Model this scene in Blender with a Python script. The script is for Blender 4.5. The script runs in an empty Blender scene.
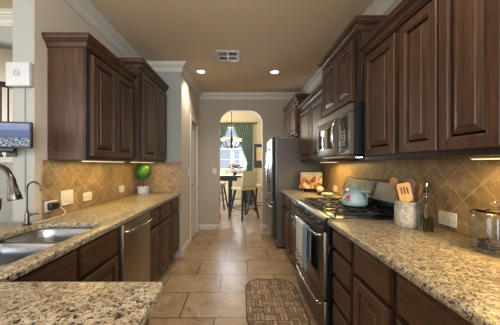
import bpy, bmesh, math, random
from mathutils import Vector, Matrix

random.seed(7)
PI = math.pi
SC = bpy.context.scene
COL = SC.collection


def srgb(r, g, b):
    def f(c):
        c = c / 255.0
        return c / 12.92 if c <= 0.04045 else ((c + 0.055) / 1.055) ** 2.4
    return (f(r), f(g), f(b), 1.0)


# ------------------------------------------------------------------ camera
cam_d = bpy.data.cameras.new('camera')
cam_d.sensor_fit = 'HORIZONTAL'
cam_d.sensor_width = 36.0
cam_d.lens = 240.0 / 500.0 * 36.0
cam_d.shift_x = 0.018
cam_d.shift_y = 0.004
cam_d.clip_start = 0.02
cam = bpy.data.objects.new('camera', cam_d)
COL.objects.link(cam)
cam.location = (0, 0, 1.31)
cam.rotation_euler = (PI / 2, 0, 0)
SC.camera = cam

# ------------------------------------------------------------------ world, exposure
W = bpy.data.worlds.new('daylight')
SC.world = W
W.use_nodes = True
wn = W.node_tree
wn.nodes['Background'].inputs['Color'].default_value = (0.78, 0.86, 0.96, 1)
wn.nodes['Background'].inputs['Strength'].default_value = 0.85
SC.view_settings.view_transform = 'Standard'
SC.view_settings.look = 'None'
SC.view_settings.gamma = 1.0
SC.view_settings.exposure = 0.0
SC.view_settings.use_curve_mapping = False
SC.cycles.use_denoising = True
SC.cycles.max_bounces = 10
SC.cycles.diffuse_bounces = 6
SC.cycles.glossy_bounces = 5
SC.cycles.transmission_bounces = 10
SC.cycles.transparent_max_bounces = 12
SC.cycles.sample_clamp_indirect = 4.0
SC.cycles.caustics_reflective = False
SC.cycles.caustics_refractive = False


def area_light(name, loc, rot, sx, sy, power, color, parent=None, spread=None):
    d = bpy.data.lights.new(name, 'AREA')
    d.shape = 'RECTANGLE'
    d.size, d.size_y = sx, sy
    d.energy = power
    d.color = color
    if spread:
        d.spread = spread
    o = bpy.data.objects.new(name, d)
    COL.objects.link(o)
    o.location = loc
    o.rotation_euler = rot
    if parent:
        o.parent = parent
        o.location = Vector(loc) - parent.location
    return o


DAY = (0.86, 0.93, 1.0)
WARM = (1.0, 0.80, 0.56)
# daylight through the living room windows behind the camera and to the left
for wx in (-3.3, -1.2, 0.5):
    area_light('window_and_fill_daylight', (wx, -4.32, 1.5), (PI / 2, 0, 0), 1.3, 1.9, 70, DAY)
area_light('window_and_fill_daylight', (-4.85, -0.8, 1.5), (PI / 2, 0, -PI / 2), 2.2, 1.8, 60, DAY)
area_light('window_and_fill_daylight', (1.2, -2.6, 1.6), (PI / 2, 0, PI / 2), 2.2, 1.9, 320, DAY)  # added fill from the right, unseen behind the camera, evens the room light
area_light('window_and_fill_daylight', (-4.8, 3.5, 1.9), (PI / 2, 0, -PI / 2), 0.9, 1.4, 34, DAY)  # added fill that brightens the stairwell, no window seen there
# daylight through the dining room window
area_light('window_and_fill_daylight', (-0.33, 8.12, 1.88), (-PI / 2, 0, 0), 1.4, 1.4, 180, DAY)
area_light('window_and_fill_daylight', (-2.40, 6.5, 1.5), (PI / 2, 0, -PI / 2), 1.6, 1.6, 190, DAY)  # unseen side light for the dining room, no window in that wall


# ------------------------------------------------------------------ material helpers
class NT:
    def __init__(self, name):
        self.m = bpy.data.materials.new(name)
        self.m.use_nodes = True
        self.t = self.m.node_tree
        self.b = self.t.nodes['Principled BSDF']
        self.out = self.t.nodes['Material Output']

    def n(self, kind, **kw):
        nd = self.t.nodes.new(kind)
        for k, v in kw.items():
            setattr(nd, k, v)
        return nd

    def link(self, a, b):
        self.t.links.new(a, b)

    def val(self, sock, v):
        if hasattr(v, 'is_output') or isinstance(v, bpy.types.NodeSocket):
            self.link(v, sock)
        else:
            sock.default_value = v

    def math(self, op, a, b=0.0):
        nd = self.n('ShaderNodeMath', operation=op)
        self.val(nd.inputs[0], a)
        self.val(nd.inputs[1], b)
        return nd.outputs[0]

    def mix(self, fac, a, b, blend='MIX'):
        nd = self.n('ShaderNodeMix', data_type='RGBA', blend_type=blend)
        self.val(nd.inputs[0], fac)
        self.val(nd.inputs[6], a)
        self.val(nd.inputs[7], b)
        return nd.outputs[2]

    def coords(self, scale=(1, 1, 1), rot=(0, 0, 0), loc=(0, 0, 0), space='Object'):
        tc = self.n('ShaderNodeTexCoord')
        mp = self.n('ShaderNodeMapping')
        mp.inputs['Scale'].default_value = scale
        mp.inputs['Rotation'].default_value = rot
        mp.inputs['Location'].default_value = loc
        self.link(tc.outputs[space], mp.inputs[0])
        return mp.outputs[0]

    def noise(self, vec, scale=5, detail=4, rough=0.55, dist=0.0):
        nd = self.n('ShaderNodeTexNoise')
        self.link(vec, nd.inputs['Vector'])
        nd.inputs['Scale'].default_value = scale
        nd.inputs['Detail'].default_value = detail
        nd.inputs['Roughness'].default_value = rough
        nd.inputs['Distortion'].default_value = dist
        return nd

    def ramp(self, fac, stops, interp='LINEAR'):
        nd = self.n('ShaderNodeValToRGB')
        cr = nd.color_ramp
        cr.interpolation = interp
        while len(cr.elements) < len(stops):
            cr.elements.new(0.5)
        for e, (p, c) in zip(cr.elements, stops):
            e.position = p
            e.color = c
        self.link(fac, nd.inputs[0])
        return nd.outputs[0]

    def bump(self, h, strength=0.2, dist=0.01):
        nd = self.n('ShaderNodeBump')
        nd.inputs['Strength'].default_value = strength
        nd.inputs['Distance'].default_value = dist
        self.link(h, nd.inputs['Height'])
        self.link(nd.outputs[0], self.b.inputs['Normal'])

    def set(self, **kw):
        for k, v in kw.items():
            self.val(self.b.inputs[k.replace('_', ' ')], v)
        return self


def flat(name, col, rough=0.5, metal=0.0, noise_amt=0.06, scale=30, bump=0.0, spec=None, coat=0.0):
    """A plain paint / plastic / metal with a faint procedural mottling."""
    k = NT(name)
    v = k.coords()
    nz = k.noise(v, scale, 3)
    lo = tuple(c * (1 - noise_amt) for c in col[:3]) + (1,)
    hi = tuple(min(1, c * (1 + noise_amt)) for c in col[:3]) + (1,)
    k.set(Base_Color=k.ramp(nz.outputs['Fac'], [(0.3, lo), (0.7, hi)]), Roughness=rough, Metallic=metal)
    if spec is not None:
        k.b.inputs['Specular IOR Level'].default_value = spec
    if coat:
        k.b.inputs['Coat Weight'].default_value = coat
    if bump:
        k.bump(nz.outputs['Fac'], bump, 0.004)
    return k.m


def wood(name, dark, mid, light, scale, rough=0.40, coat=0.08):
    k = NT(name)
    v = k.coords(scale)
    n1 = k.noise(v, 1.0, 5, 0.6, 0.6)
    v2 = k.coords(tuple(s * 4 for s in scale))
    n2 = k.noise(v2, 1.0, 3, 0.6)
    c = k.ramp(n1.outputs['Fac'], [(0.28, dark), (0.5, mid), (0.72, light)])
    c = k.mix(0.35, c, k.ramp(n2.outputs['Fac'], [(0.35, dark), (0.65, light)]))
    k.set(Base_Color=c, Roughness=rough)
    k.b.inputs['Coat Weight'].default_value = coat
    k.b.inputs['Coat Roughness'].default_value = 0.3
    k.bump(n2.outputs['Fac'], 0.06, 0.002)
    return k.m


def granite():
    k = NT('speckled_granite')
    v = k.coords()
    one = (1, 1, 1, 1)
    zero = (0, 0, 0, 1)
    base = k.noise(v, 34, 5, 0.62, 0.6)
    c = k.ramp(base.outputs['Fac'], [(0.30, srgb(108, 92, 70)), (0.42, srgb(146, 130, 104)), (0.55, srgb(168, 154, 128)), (0.70, srgb(184, 177, 160))])
    gray = k.noise(k.coords(loc=(3.1, 1.7, 0)), 52, 4, 0.6, 0.8)
    c = k.mix(k.ramp(gray.outputs['Fac'], [(0.57, zero), (0.66, one)]), c, srgb(138, 132, 124))
    brown = k.noise(k.coords(loc=(7.3, 4.1, 0)), 66, 4, 0.65, 1.0)
    c = k.mix(k.ramp(brown.outputs['Fac'], [(0.54, zero), (0.61, one)]), c, srgb(108, 84, 58))
    dark = k.noise(k.coords(loc=(1.9, 8.4, 0)), 84, 4, 0.62, 1.2)
    c = k.mix(k.ramp(dark.outputs['Fac'], [(0.535, zero), (0.575, one)]), c, srgb(42, 36, 33))
    k.set(Base_Color=c, Roughness=0.34)
    k.b.inputs['Specular IOR Level'].default_value = 0.4
    return k.m


def tile_wall(name, axis):
    """6 inch tumbled stone tiles set on the diagonal; axis = the horizontal world axis of the wall (0 = X, 1 = Y)."""
    k = NT(name)
    v = k.coords()
    s = k.n('ShaderNodeSeparateXYZ')
    k.link(v, s.inputs[0])
    a, b = s.outputs[axis], s.outputs[2]
    r2 = 0.70710678
    u = k.math('MULTIPLY', k.math('ADD', a, b), r2)
    w = k.math('MULTIPLY', k.math('SUBTRACT', b, a), r2)
    cb = k.n('ShaderNodeCombineXYZ')
    k.link(k.math('ADD', u, 10.03), cb.inputs[0])
    k.link(k.math('ADD', w, 10.015), cb.inputs[1])
    br = k.n('ShaderNodeTexBrick')
    br.offset = 0.0
    k.link(cb.outputs[0], br.inputs['Vector'])
    br.inputs['Scale'].default_value = 1.0
    br.inputs['Brick Width'].default_value = 0.147
    br.inputs['Row Height'].default_value = 0.147
    br.inputs['Mortar Size'].default_value = 0.0022
    br.inputs['Mortar Smooth'].default_value = 0.3
    br.inputs['Color1'].default_value = (0.2, 0.2, 0.2, 1)
    br.inputs['Color2'].default_value = (0.8, 0.8, 0.8, 1)
    br.inputs['Mortar'].default_value = (0.5, 0.5, 0.5, 1)
    n1 = k.noise(v, 11, 6, 0.65, 0.8)
    f = k.math('ADD', k.math('MULTIPLY', n1.outputs['Fac'], 0.8), k.math('MULTIPLY', br.outputs['Color'], 0.15))
    c = k.ramp(f, [(0.32, srgb(112, 88, 60)), (0.5, srgb(140, 114, 80)), (0.66, srgb(164, 138, 104))])
    n2 = k.noise(v, 60, 2, 0.5)
    c = k.mix(k.ramp(n2.outputs['Fac'], [(0.63, (0, 0, 0, 1)), (0.72, (0.7, 0.7, 0.7, 1))]), c, srgb(182, 164, 138))
    c = k.mix(br.outputs['Fac'], c, srgb(172, 148, 112))
    k.set(Base_Color=c, Roughness=0.38)
    h = k.math('SUBTRACT', k.math('MULTIPLY', n2.outputs['Fac'], 0.25), br.outputs['Fac'])
    k.bump(h, 0.35, 0.004)
    return k.m


def tile_floor():
    k = NT('floor_tile')
    v = k.coords(loc=(0.225 + 6.1, -2.05 + 4.08 + 4.08, 0))
    br = k.n('ShaderNodeTexBrick')
    br.offset = 0.5
    k.link(v, br.inputs['Vector'])
    br.inputs['Scale'].default_value = 1.0
    br.inputs['Brick Width'].default_value = 0.61
    br.inputs['Row Height'].default_value = 0.408
    br.inputs['Mortar Size'].default_value = 0.0065
    br.inputs['Mortar Smooth'].default_value = 0.1
    br.inputs['Color1'].default_value = (0.1, 0.1, 0.1, 1)
    br.inputs['Color2'].default_value = (0.9, 0.9, 0.9, 1)
    n1 = k.noise(v, 5.5, 7, 0.66, 1.2)
    f = k.math('ADD', k.math('MULTIPLY', n1.outputs['Fac'], 0.9), k.math('MULTIPLY', br.outputs['Color'], 0.13))
    c = k.ramp(f, [(0.32, srgb(128, 102, 75)), (0.52, srgb(155, 128, 97)), (0.72, srgb(178, 152, 120))])
    c = k.mix(br.outputs['Fac'], c, srgb(74, 60, 48))
    k.set(Base_Color=c, Roughness=k.ramp(n1.outputs['Fac'], [(0.3, (0.26, 0.26, 0.26, 1)), (0.7, (0.38, 0.38, 0.38, 1))]))
    h = k.math('SUBTRACT', k.math('MULTIPLY', n1.outputs['Fac'], 0.15), br.outputs['Fac'])
    k.bump(h, 0.25, 0.004)
    return k.m


def basket_weave():
    k = NT('woven_rug_basket')
    c = 0.10
    v = k.coords(loc=(3.0 * c * 20, 3.0 * c * 20, 0))
    vr = k.coords(rot=(0, 0, PI / 2), loc=(3.0 * c * 40, 3.0 * c * 20, 0))

    def brick(vec):
        br = k.n('ShaderNodeTexBrick')
        br.offset = 0.0
        k.link(vec, br.inputs['Vector'])
        br.inputs['Scale'].default_value = 1.0
        br.inputs['Brick Width'].default_value = c
        br.inputs['Row Height'].default_value = c / 3
        br.inputs['Mortar Size'].default_value = 0.006
        br.inputs['Mortar Smooth'].default_value = 0.4
        br.inputs['Color1'].default_value = srgb(182, 150, 112)
        br.inputs['Color2'].default_value = srgb(86, 62, 46)
        br.inputs['Mortar'].default_value = srgb(36, 25, 19)
        return br
    b1, b2 = brick(v), brick(vr)
    ch = k.n('ShaderNodeTexChecker')
    k.link(v, ch.inputs['Vector'])
    ch.inputs['Scale'].default_value = 1.0 / c
    col = k.mix(ch.outputs['Fac'], b1.outputs['Color'], b2.outputs['Color'])
    nz = k.noise(v, 40, 3)
    col = k.mix(0.35, col, k.ramp(nz.outputs['Fac'], [(0.35, srgb(70, 50, 36)), (0.65, srgb(170, 140, 104))]))
    k.set(Base_Color=col, Roughness=0.7)
    fac = k.mix(ch.outputs['Fac'], b1.outputs['Fac'], b2.outputs['Fac'])
    k.bump(k.math('SUBTRACT', 0.0, fac), 0.5, 0.004)
    return k.m


def steel(name, col, rough=0.3, axis_scale=(4, 4, 220)):
    k = NT(name)
    v = k.coords(axis_scale)
    nz = k.noise(v, 1.0, 3, 0.6)
    k.set(Base_Color=k.ramp(nz.outputs['Fac'], [(0.3, tuple(c * 0.9 for c in col[:3]) + (1,)), (0.7, col)]), Metallic=1.0, Roughness=rough)
    k.bump(nz.outputs['Fac'], 0.02, 0.001)
    return k.m


def glass(name, col=(1, 1, 1, 1), rough=0.02, ior=1.45):
    k = NT(name)
    nz = k.noise(k.coords(), 6, 2)
    k.set(Base_Color=k.ramp(nz.outputs['Fac'], [(0, col), (1, tuple(c * 0.985 for c in col[:3]) + (1,))]), Roughness=rough, IOR=ior)
    k.b.inputs['Transmission Weight'].default_value = 1.0
    return k.m


def window_glass(name):
    k = NT(name)
    tr = k.n('ShaderNodeBsdfTransparent')
    gl = k.n('ShaderNodeBsdfGlossy')
    gl.inputs['Roughness'].default_value = 0.03
    fr = k.n('ShaderNodeLayerWeight')
    fac = k.math('ADD', k.math('MULTIPLY', k.math('POWER', fr.outputs['Facing'], 4.0), 0.55), 0.035)
    nz = k.noise(k.coords(), 3, 2)
    k.link(k.ramp(nz.outputs['Fac'], [(0, (0.96, 0.98, 1, 1)), (1, (0.92, 0.96, 1, 1))]), tr.inputs[0])
    mx = k.n('ShaderNodeMixShader')
    k.link(fac, mx.inputs[0])
    k.link(tr.outputs[0], mx.inputs[1])
    k.link(gl.outputs[0], mx.inputs[2])
    k.link(mx.outputs[0], k.out.inputs[0])
    return k.m


def emit(name, col, strength):
    k = NT(name)
    nz = k.noise(k.coords(), 8, 1)
    k.set(Base_Color=(0.8, 0.8, 0.8, 1))
    k.link(k.ramp(nz.outputs['Fac'], [(0, col), (1, tuple(c * 0.96 for c in col[:3]) + (1,))]), k.b.inputs['Emission Color'])
    k.b.inputs['Emission Strength'].default_value = strength
    return k.m


M = {}
V = (34, 34, 2.4)
H = (34, 2.4, 34)
M['wood'] = wood('dark_cherry_wood', srgb(30, 18, 12), srgb(59, 37, 22), srgb(93, 60, 36), V)
M['wood_h'] = wood('dark_cherry_wood_across', srgb(30, 18, 12), srgb(59, 37, 22), srgb(93, 60, 36), H)
M['frame'] = wood('darkened_face_frame', srgb(18, 12, 9), srgb(33, 21, 15), srgb(52, 34, 23), V)  # darkened copy of the cabinet wood; gap shade put into its colour
M['toe'] = flat('toe_kick_dark_wood', srgb(34, 24, 20), 0.6)  # one flat dark brown for all toe kicks
M['granite'] = granite()
M['splash_side'] = tile_wall('diagonal_stone_tile', 1)
M['splash_end'] = tile_wall('diagonal_stone_tile_end', 0)
M['floor'] = tile_floor()
M['taupe'] = flat('taupe_wall_paint', srgb(168, 156, 139), 0.7, noise_amt=0.02, scale=60, bump=0.05)
M['tan'] = flat('tan_wall_paint', srgb(194, 181, 160), 0.7, noise_amt=0.02, scale=60, bump=0.05)
M['gold'] = flat('warm_dining_paint', srgb(204, 190, 156), 0.7, noise_amt=0.02, scale=60, bump=0.05)
M['gray'] = flat('gray_wall_paint', srgb(154, 154, 146), 0.7, noise_amt=0.02, scale=60, bump=0.05)
M['ceil'] = flat('ceiling_paint', srgb(206, 188, 160), 0.8, noise_amt=0.03, scale=90, bump=0.08)
M['trim'] = flat('cream_trim_paint', srgb(198, 192, 180), 0.45, noise_amt=0.02)
M['white'] = flat('white_plastic', srgb(184, 185, 184), 0.35, noise_amt=0.02)
M['ivory'] = flat('ivory_plastic', srgb(206, 200, 188), 0.4, noise_amt=0.02)
M['black'] = flat('black_plastic', srgb(20, 20, 21), 0.35)
M['gloss_black'] = flat('black_gloss_enamel', srgb(16, 16, 17), 0.12)
M['iron'] = flat('cast_iron', srgb(24, 24, 25), 0.55, bump=0.1)
M['steel'] = steel('brushed_stainless', srgb(124, 117, 106), 0.38)
M['steel_h'] = steel('brushed_stainless_across', srgb(172, 158, 138), 0.4, (220, 4, 4))
M['sink'] = steel('sink_stainless', srgb(176, 178, 182), 0.3, (60, 4, 60))
M['panel_steel'] = flat('satin_steel_panel', srgb(150, 146, 140), 0.42, 0.55, 0.03)
M['fridge_steel'] = steel('refrigerator_steel', srgb(84, 84, 84), 0.32, (220, 4, 4))
M['chrome'] = flat('polished_steel', srgb(200, 200, 200), 0.12, 1.0, 0.02)
M['fridge_side'] = flat('fridge_gray_enamel', srgb(96, 89, 80), 0.45, 0.0, 0.03, 120)
M['nickel'] = flat('aged_nickel', srgb(92, 84, 77), 0.28, 1.0, 0.08)
M['bronze'] = flat('dark_bronze', srgb(40, 34, 30), 0.4, 0.8)
M['glass'] = glass('clear_glass', ior=1.3)
M['pane'] = window_glass('window_pane_glass')
M['rug'] = basket_weave()
M['rug_edge'] = flat('rug_binding', srgb(66, 48, 38), 0.8, bump=0.2)
M['lamp'] = emit('downlight_lens', (1.0, 0.90, 0.78, 1), 6.0)
M['strip'] = emit('under_cabinet_strip', (1.0, 0.72, 0.24, 1), 1.5)
M['dark_display'] = flat('dark_display_glass', srgb(26, 32, 30), 0.08)


# ------------------------------------------------------------------ mesh helpers
def add_box(bm, x0, x1, y0, y1, z0, z1, bevel=0.0, seg=1):
    x0, x1 = min(x0, x1), max(x0, x1)
    y0, y1 = min(y0, y1), max(y0, y1)
    z0, z1 = min(z0, z1), max(z0, z1)
    t = bmesh.new()
    vs = [t.verts.new((x, y, z)) for z in (z0, z1) for (x, y) in ((x0, y0), (x1, y0), (x1, y1), (x0, y1))]
    for f in ((3, 2, 1, 0), (4, 5, 6, 7), (0, 1, 5, 4), (1, 2, 6, 5), (2, 3, 7, 6), (3, 0, 4, 7)):
        t.faces.new([vs[i] for i in f])
    if bevel:
        bmesh.ops.bevel(t, geom=list(t.edges), offset=bevel, segments=seg, affect='EDGES', profile=0.5)
    merge(bm, t)
    return bm


def merge(bm, t, mat=None):
    me = bpy.data.meshes.new('tmp')
    t.to_mesh(me)
    t.free()
    if mat is not None:
        me.transform(mat)
    bm.from_mesh(me)
    bpy.data.meshes.remove(me)


def box(*a, **k):
    return add_box(bmesh.new(), *a, **k)


def add_tube(bm, pts, r, n=10, cap=True, closed=False):
    pts = [Vector(p) for p in pts]
    N = len(pts)
    rs = r if isinstance(r, (list, tuple)) else [r] * N
    rings = []
    up = None
    for i, p in enumerate(pts):
        if closed:
            d = (pts[(i + 1) % N] - pts[i - 1])
        else:
            d = (pts[min(i + 1, N - 1)] - pts[max(i - 1, 0)])
        d.normalize()
        if up is None:
            a = Vector((0, 0, 1)) if abs(d.z) < 0.9 else Vector((1, 0, 0))
            up = (a - d * a.dot(d)).normalized()
        else:
            up = (up - d * up.dot(d)).normalized()
        s = d.cross(up)
        rings.append([bm.verts.new(p + (up * math.cos(2 * PI * k / n) + s * math.sin(2 * PI * k / n)) * rs[i]) for k in range(n)])
    M_ = N if closed else N - 1
    for i in range(M_):
        a, b = rings[i], rings[(i + 1) % N]
        for k in range(n):
            bm.faces.new((a[k], a[(k + 1) % n], b[(k + 1) % n], b[k]))
    if cap and not closed:
        bm.faces.new(list(reversed(rings[0])))
        bm.faces.new(rings[-1])
    return bm


def tube(*a, **k):
    return add_tube(bmesh.new(), *a, **k)


def add_lathe(bm, prof, c, n=28, axis='Z', sx=1.0, sy=1.0):
    """prof = [(radius, height)...]; radius 0 closes on the axis."""
    c = Vector(c)

    def P(r, h, a):
        x, y = r * math.cos(a) * sx, r * math.sin(a) * sy
        if axis == 'Z':
            return c + Vector((x, y, h))
        if axis == 'X':
            return c + Vector((h, x, y))
        return c + Vector((x, h, y))
    rings = []
    for r, h in prof:
        if r < 1e-6:
            rings.append([bm.verts.new(P(0, h, 0))])
        else:
            rings.append([bm.verts.new(P(r, h, 2 * PI * k / n)) for k in range(n)])
    for a, b in zip(rings[:-1], rings[1:]):
        for k in range(n):
            k2 = (k + 1) % n
            if len(a) == 1 and len(b) == 1:
                continue
            if len(a) == 1:
                bm.faces.new((a[0], b[k2], b[k]))
            elif len(b) == 1:
                bm.faces.new((a[k], a[k2], b[0]))
            else:
                bm.faces.new((a[k], a[k2], b[k2], b[k]))
    return bm


def lathe(*a, **k):
    return add_lathe(bmesh.new(), *a, **k)


def add_sweep(bm, path, prof, side=1.0):
    """Sweep a moulding profile [(outward, z)...] along an open XY path with mitred corners."""
    P = [Vector(p) for p in path]
    N = len(P)
    nor = []
    for i in range(N - 1):
        d = (P[i + 1] - P[i]).normalized()
        nor.append(Vector((-d.y, d.x)) * side)
    rings = []
    for i in range(N):
        if i == 0:
            m = nor[0]
        elif i == N - 1:
            m = nor[-1]
        else:
            m = nor[i - 1] + nor[i]
            m = m / max(1e-6, m.dot(nor[i]))
        rings.append([bm.verts.new((P[i].x + m.x * d, P[i].y + m.y * d, z)) for d, z in prof])
    k = len(prof)
    for a, b in zip(rings[:-1], rings[1:]):
        for j in range(k):
            j2 = (j + 1) % k
            bm.faces.new((a[j], a[j2], b[j2], b[j]))
    bm.faces.new(rings[0])
    bm.faces.new(list(reversed(rings[-1])))
    return bm


def rrect(x0, x1, y0, y1, r, n=8):
    """Rounded rectangle outline; r = one radius or four (x1y1, x0y1, x0y0, x1y0)."""
    rs = r if isinstance(r, (list, tuple)) else (r,) * 4
    cs = ((x1 - rs[0], y1 - rs[0], 0, rs[0]), (x0 + rs[1], y1 - rs[1], 90, rs[1]), (x0 + rs[2], y0 + rs[2], 180, rs[2]), (x1 - rs[3], y0 + rs[3], 270, rs[3]))
    out = []
    for cx, cy, a0, rr in cs:
        for k in range(n + 1):
            a = math.radians(a0 + 90.0 * k / n)
            out.append((cx + rr * math.cos(a), cy + rr * math.sin(a)))
    return out


def plate(outlines, h, bevel=0.0):
    """Mesh of a flat slab (thickness h, z 0..h) with outlines[0] as border and the rest as holes."""
    cu = bpy.data.curves.new('tmp', 'CURVE')
    cu.dimensions = '2D'
    cu.fill_mode = 'BOTH'
    cu.extrude = h / 2 - bevel
    cu.bevel_depth = bevel
    cu.bevel_resolution = 2
    cu.offset = -bevel
    for o in outlines:
        sp = cu.splines.new('POLY')
        sp.points.add(len(o) - 1)
        for p, q in zip(sp.points, o):
            p.co = (q[0], q[1], 0, 1)
        sp.use_cyclic_u = True
    ob = bpy.data.objects.new('tmp', cu)
    COL.objects.link(ob)
    dg = bpy.context.evaluated_depsgraph_get()
    me = bpy.data.meshes.new_from_object(ob.evaluated_get(dg))
    bpy.data.objects.remove(ob)
    bpy.data.curves.remove(cu)
    me.transform(Matrix.Translation((0, 0, h / 2)))
    bm = bmesh.new()
    bm.from_mesh(me)
    bpy.data.meshes.remove(me)
    bmesh.ops.remove_doubles(bm, verts=list(bm.verts), dist=1e-5)
    return bm


def loft(bm, loops, cap0=True, cap1=True):
    rings = [[bm.verts.new(p) for p in l] for l in loops]
    n = len(rings[0])
    for a, b in zip(rings[:-1], rings[1:]):
        for k in range(n):
            bm.faces.new((a[k], a[(k + 1) % n], b[(k + 1) % n], b[k]))
    if cap0:
        bm.faces.new(list(reversed(rings[0])))
    if cap1:
        bm.faces.new(rings[-1])
    return bm


def wpos(p):
    v = Vector((0, 0, 0))
    while p is not None:
        v += p.location
        p = p.parent
    return v


def obj(name, bm, mat, parent=None, smooth=True, label=None, origin=None, recalc=True, sharp=38):
    """ONE mesh object from a bmesh given in world coordinates (things are unrotated while they are built)."""
    if recalc:
        bmesh.ops.recalc_face_normals(bm, faces=list(bm.faces))
    me = bpy.data.meshes.new(name)
    bm.to_mesh(me)
    bm.free()
    base = wpos(parent) if parent is not None else Vector((0, 0, 0))
    org = Vector(origin) if origin is not None else base
    me.transform(Matrix.Translation(-org))
    for m in (mat if isinstance(mat, (list, tuple)) else [mat]):
        me.materials.append(m)
    if smooth:
        for p in me.polygons:
            p.use_smooth = True
        me.set_sharp_from_angle(angle=math.radians(sharp))
    o = bpy.data.objects.new(name, me)
    COL.objects.link(o)
    if parent is not None:
        o.parent = parent
    o.location = org - base
    if label:
        o['label'] = label
    return o


def thing(name, label, cat, loc, group=None):
    o = bpy.data.objects.new(name, None)
    COL.objects.link(o)
    o.empty_display_size = 0.05
    o.location = loc
    o['label'] = label
    o['category'] = cat
    if group:
        o['group'] = group
    return o


def tag(o, label, cat, group=None):
    o['label'] = label
    o['category'] = cat
    if group:
        o['group'] = group
    return o


def struct(name, bm, mat, parent=None, smooth=False):
    o = obj(name, bm, mat, parent, smooth)
    if parent is None:
        o['kind'] = 'structure'
    return o


def dup(root, loc, rotz=None, label=None, cat=None):
    r = root.copy()
    COL.objects.link(r)
    r.location = loc
    if rotz is not None:
        r.rotation_euler = (0, 0, rotz)
    if label:
        r['label'] = label
    for ch in list(root.children):
        c = ch.copy()
        COL.objects.link(c)
        c.parent = r
        for g in list(ch.children):
            d = g.copy()
            COL.objects.link(d)
            d.parent = c
    return r


# ================================================================== SETTING
CEIL = 2.74
XR, XL = 1.25, -1.42          # kitchen side walls
YB, YE = 4.844, 3.40           # back wall, end wall of the left counter alcove
CT = 0.92                      # worktop height
UB = 1.345                     # underside of the wall cabinets

struct('floor', box(-5.0, 2.6, -4.5, 8.2, -0.1, 0), M['floor'])
struct('ceiling', box(-5.0, 1.4, -4.5, YB + 0.12, CEIL, CEIL + 0.1), M['ceil'])
struct('ceiling_dining', box(-2.6, 2.6, YB + 0.12, 8.05, 3.05, 3.15), M['ceil'])
bm = box(XR, XR + 0.12, -1.45, YB, 0, CEIL)
add_box(bm, XR, XR + 0.12, -4.5, -3.75, 0, CEIL)
add_box(bm, XR, XR + 0.12, -3.75, -1.45, 0, 0.6)  # opening out of view, made for the added side light
add_box(bm, XR, XR + 0.12, -3.75, -1.45, 2.6, CEIL)
struct('wall_right', bm, M['taupe'])
struct('wall_left', box(XL - 0.003, XL, 1.648, YE, 0, CEIL), M['tan'])
struct('wall_left_column', box(XL - 0.152, XL - 0.003, 1.648, YE + 0.12, 0, CEIL, bevel=0.004), M['gray'])
struct('wall_alcove', box(XL - 0.003, -0.846, YE, YE + 0.004, 0, CEIL), M['gray'])
# pantry side wall with its door opening
bm = box(-0.965, -0.845, YE + 0.0042, 4.03, 0, CEIL)
add_box(bm, -0.965, -0.845, 4.62, YB, 0, CEIL)
add_box(bm, -0.965, -0.845, 4.03, 4.62, 2.06, CEIL)
struct('wall_pantry', bm, M['tan'])
# back wall with the arched opening
ar = [(-0.434, 0.0)]
R = 0.27
for k in range(13):
    a = math.radians(180 - 90 * k / 12)
    ar.append((-0.434 + R + R * math.cos(a), 2.41 - R + R * math.sin(a)))
for k in range(13):
    a = math.radians(90 - 90 * k / 12)
    ar.append((0.434 - R + R * math.cos(a), 2.41 - R + R * math.sin(a)))
ar.append((0.434, 0.0))
outline = [(-2.6, 0.0)] + ar + [(1.37, 0.0), (1.37, CEIL + 0.42), (-2.6, CEIL + 0.42)]
bm = plate([outline], 0.12)
bmesh.ops.transform(bm, matrix=Matrix.Translation((0, YB + 0.12, 0)) @ Matrix.Rotation(PI / 2, 4, 'X'), verts=bm.verts)
struct('wall_back', bm, M['taupe'])
# rear of the house: living room wall with three windows, far left wall with one
bm = box(-5.0, 1.37, -4.5, -4.38, 0, 0.5)
add_box(bm, -5.0, 1.37, -4.5, -4.38, 2.5, CEIL)
for a, b in ((-5.0, -4.0), (-2.6, -1.9), (-0.5, -0.2), (1.2, 1.37)):
    add_box(bm, a, b, -4.5, -4.38, 0.5, 2.5)
struct('wall_rear', bm, M['tan'])
struct('wall_far_left', box(-5.0, -4.88, -4.5, 4.3, 0, CEIL), M['tan'])
# dining room
DY = 7.9
WX0, WX1, WZ0, WZ1 = -1.08, 0.42, 1.13, 2.58
bm = plate([[(-2.6, 0), (2.6, 0), (2.6, 3.05), (-2.6, 3.05)], [(WX0, WZ0), (WX1, WZ0), (WX1, WZ1), (WX0, WZ1)]], 0.12)
bmesh.ops.transform(bm, matrix=Matrix.Translation((0, DY + 0.12, 0)) @ Matrix.Rotation(PI / 2, 4, 'X'), verts=bm.verts)
struct('wall_dining', bm, M['gold'])
struct('wall_dining_left', box(-2.6, -2.48, YB + 0.12, DY, 0, 3.05), M['gold'])
struct('wall_dining_right', box(2.48, 2.6, YB + 0.12, DY, 0, 3.05), M['gold'])
w = struct('window_1', box(WX0, WX1, DY + 0.05, DY + 0.056, WZ0, WZ1), M['pane'])
bm = bmesh.new()
for a, b in ((WX0, WX0 + 0.05), (WX1 - 0.05, WX1), (-0.35, -0.31)):
    add_box(bm, a, b, DY + 0.02, DY + 0.085, WZ0, WZ1)
for a, b in ((WZ0, WZ0 + 0.05), (WZ1 - 0.05, WZ1), (1.83, 1.87)):
    add_box(bm, WX0, WX1, DY + 0.021, DY + 0.084, a, b)
for x in (-0.72, 0.06):
    add_box(bm, x - 0.009, x + 0.009, DY + 0.035, DY + 0.07, WZ0, WZ1)
for z in (1.48, 2.2):
    add_box(bm, WX0, WX1, DY + 0.036, DY + 0.069, z - 0.009, z + 0.009)
struct('window_frame', bm, M['white'], w)
struct('window_sill', box(WX0 - 0.05, WX1 + 0.05, DY - 0.06, DY - 0.001, WZ0 - 0.03, WZ0 - 0.002, bevel=0.004), M['trim'], w)
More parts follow.
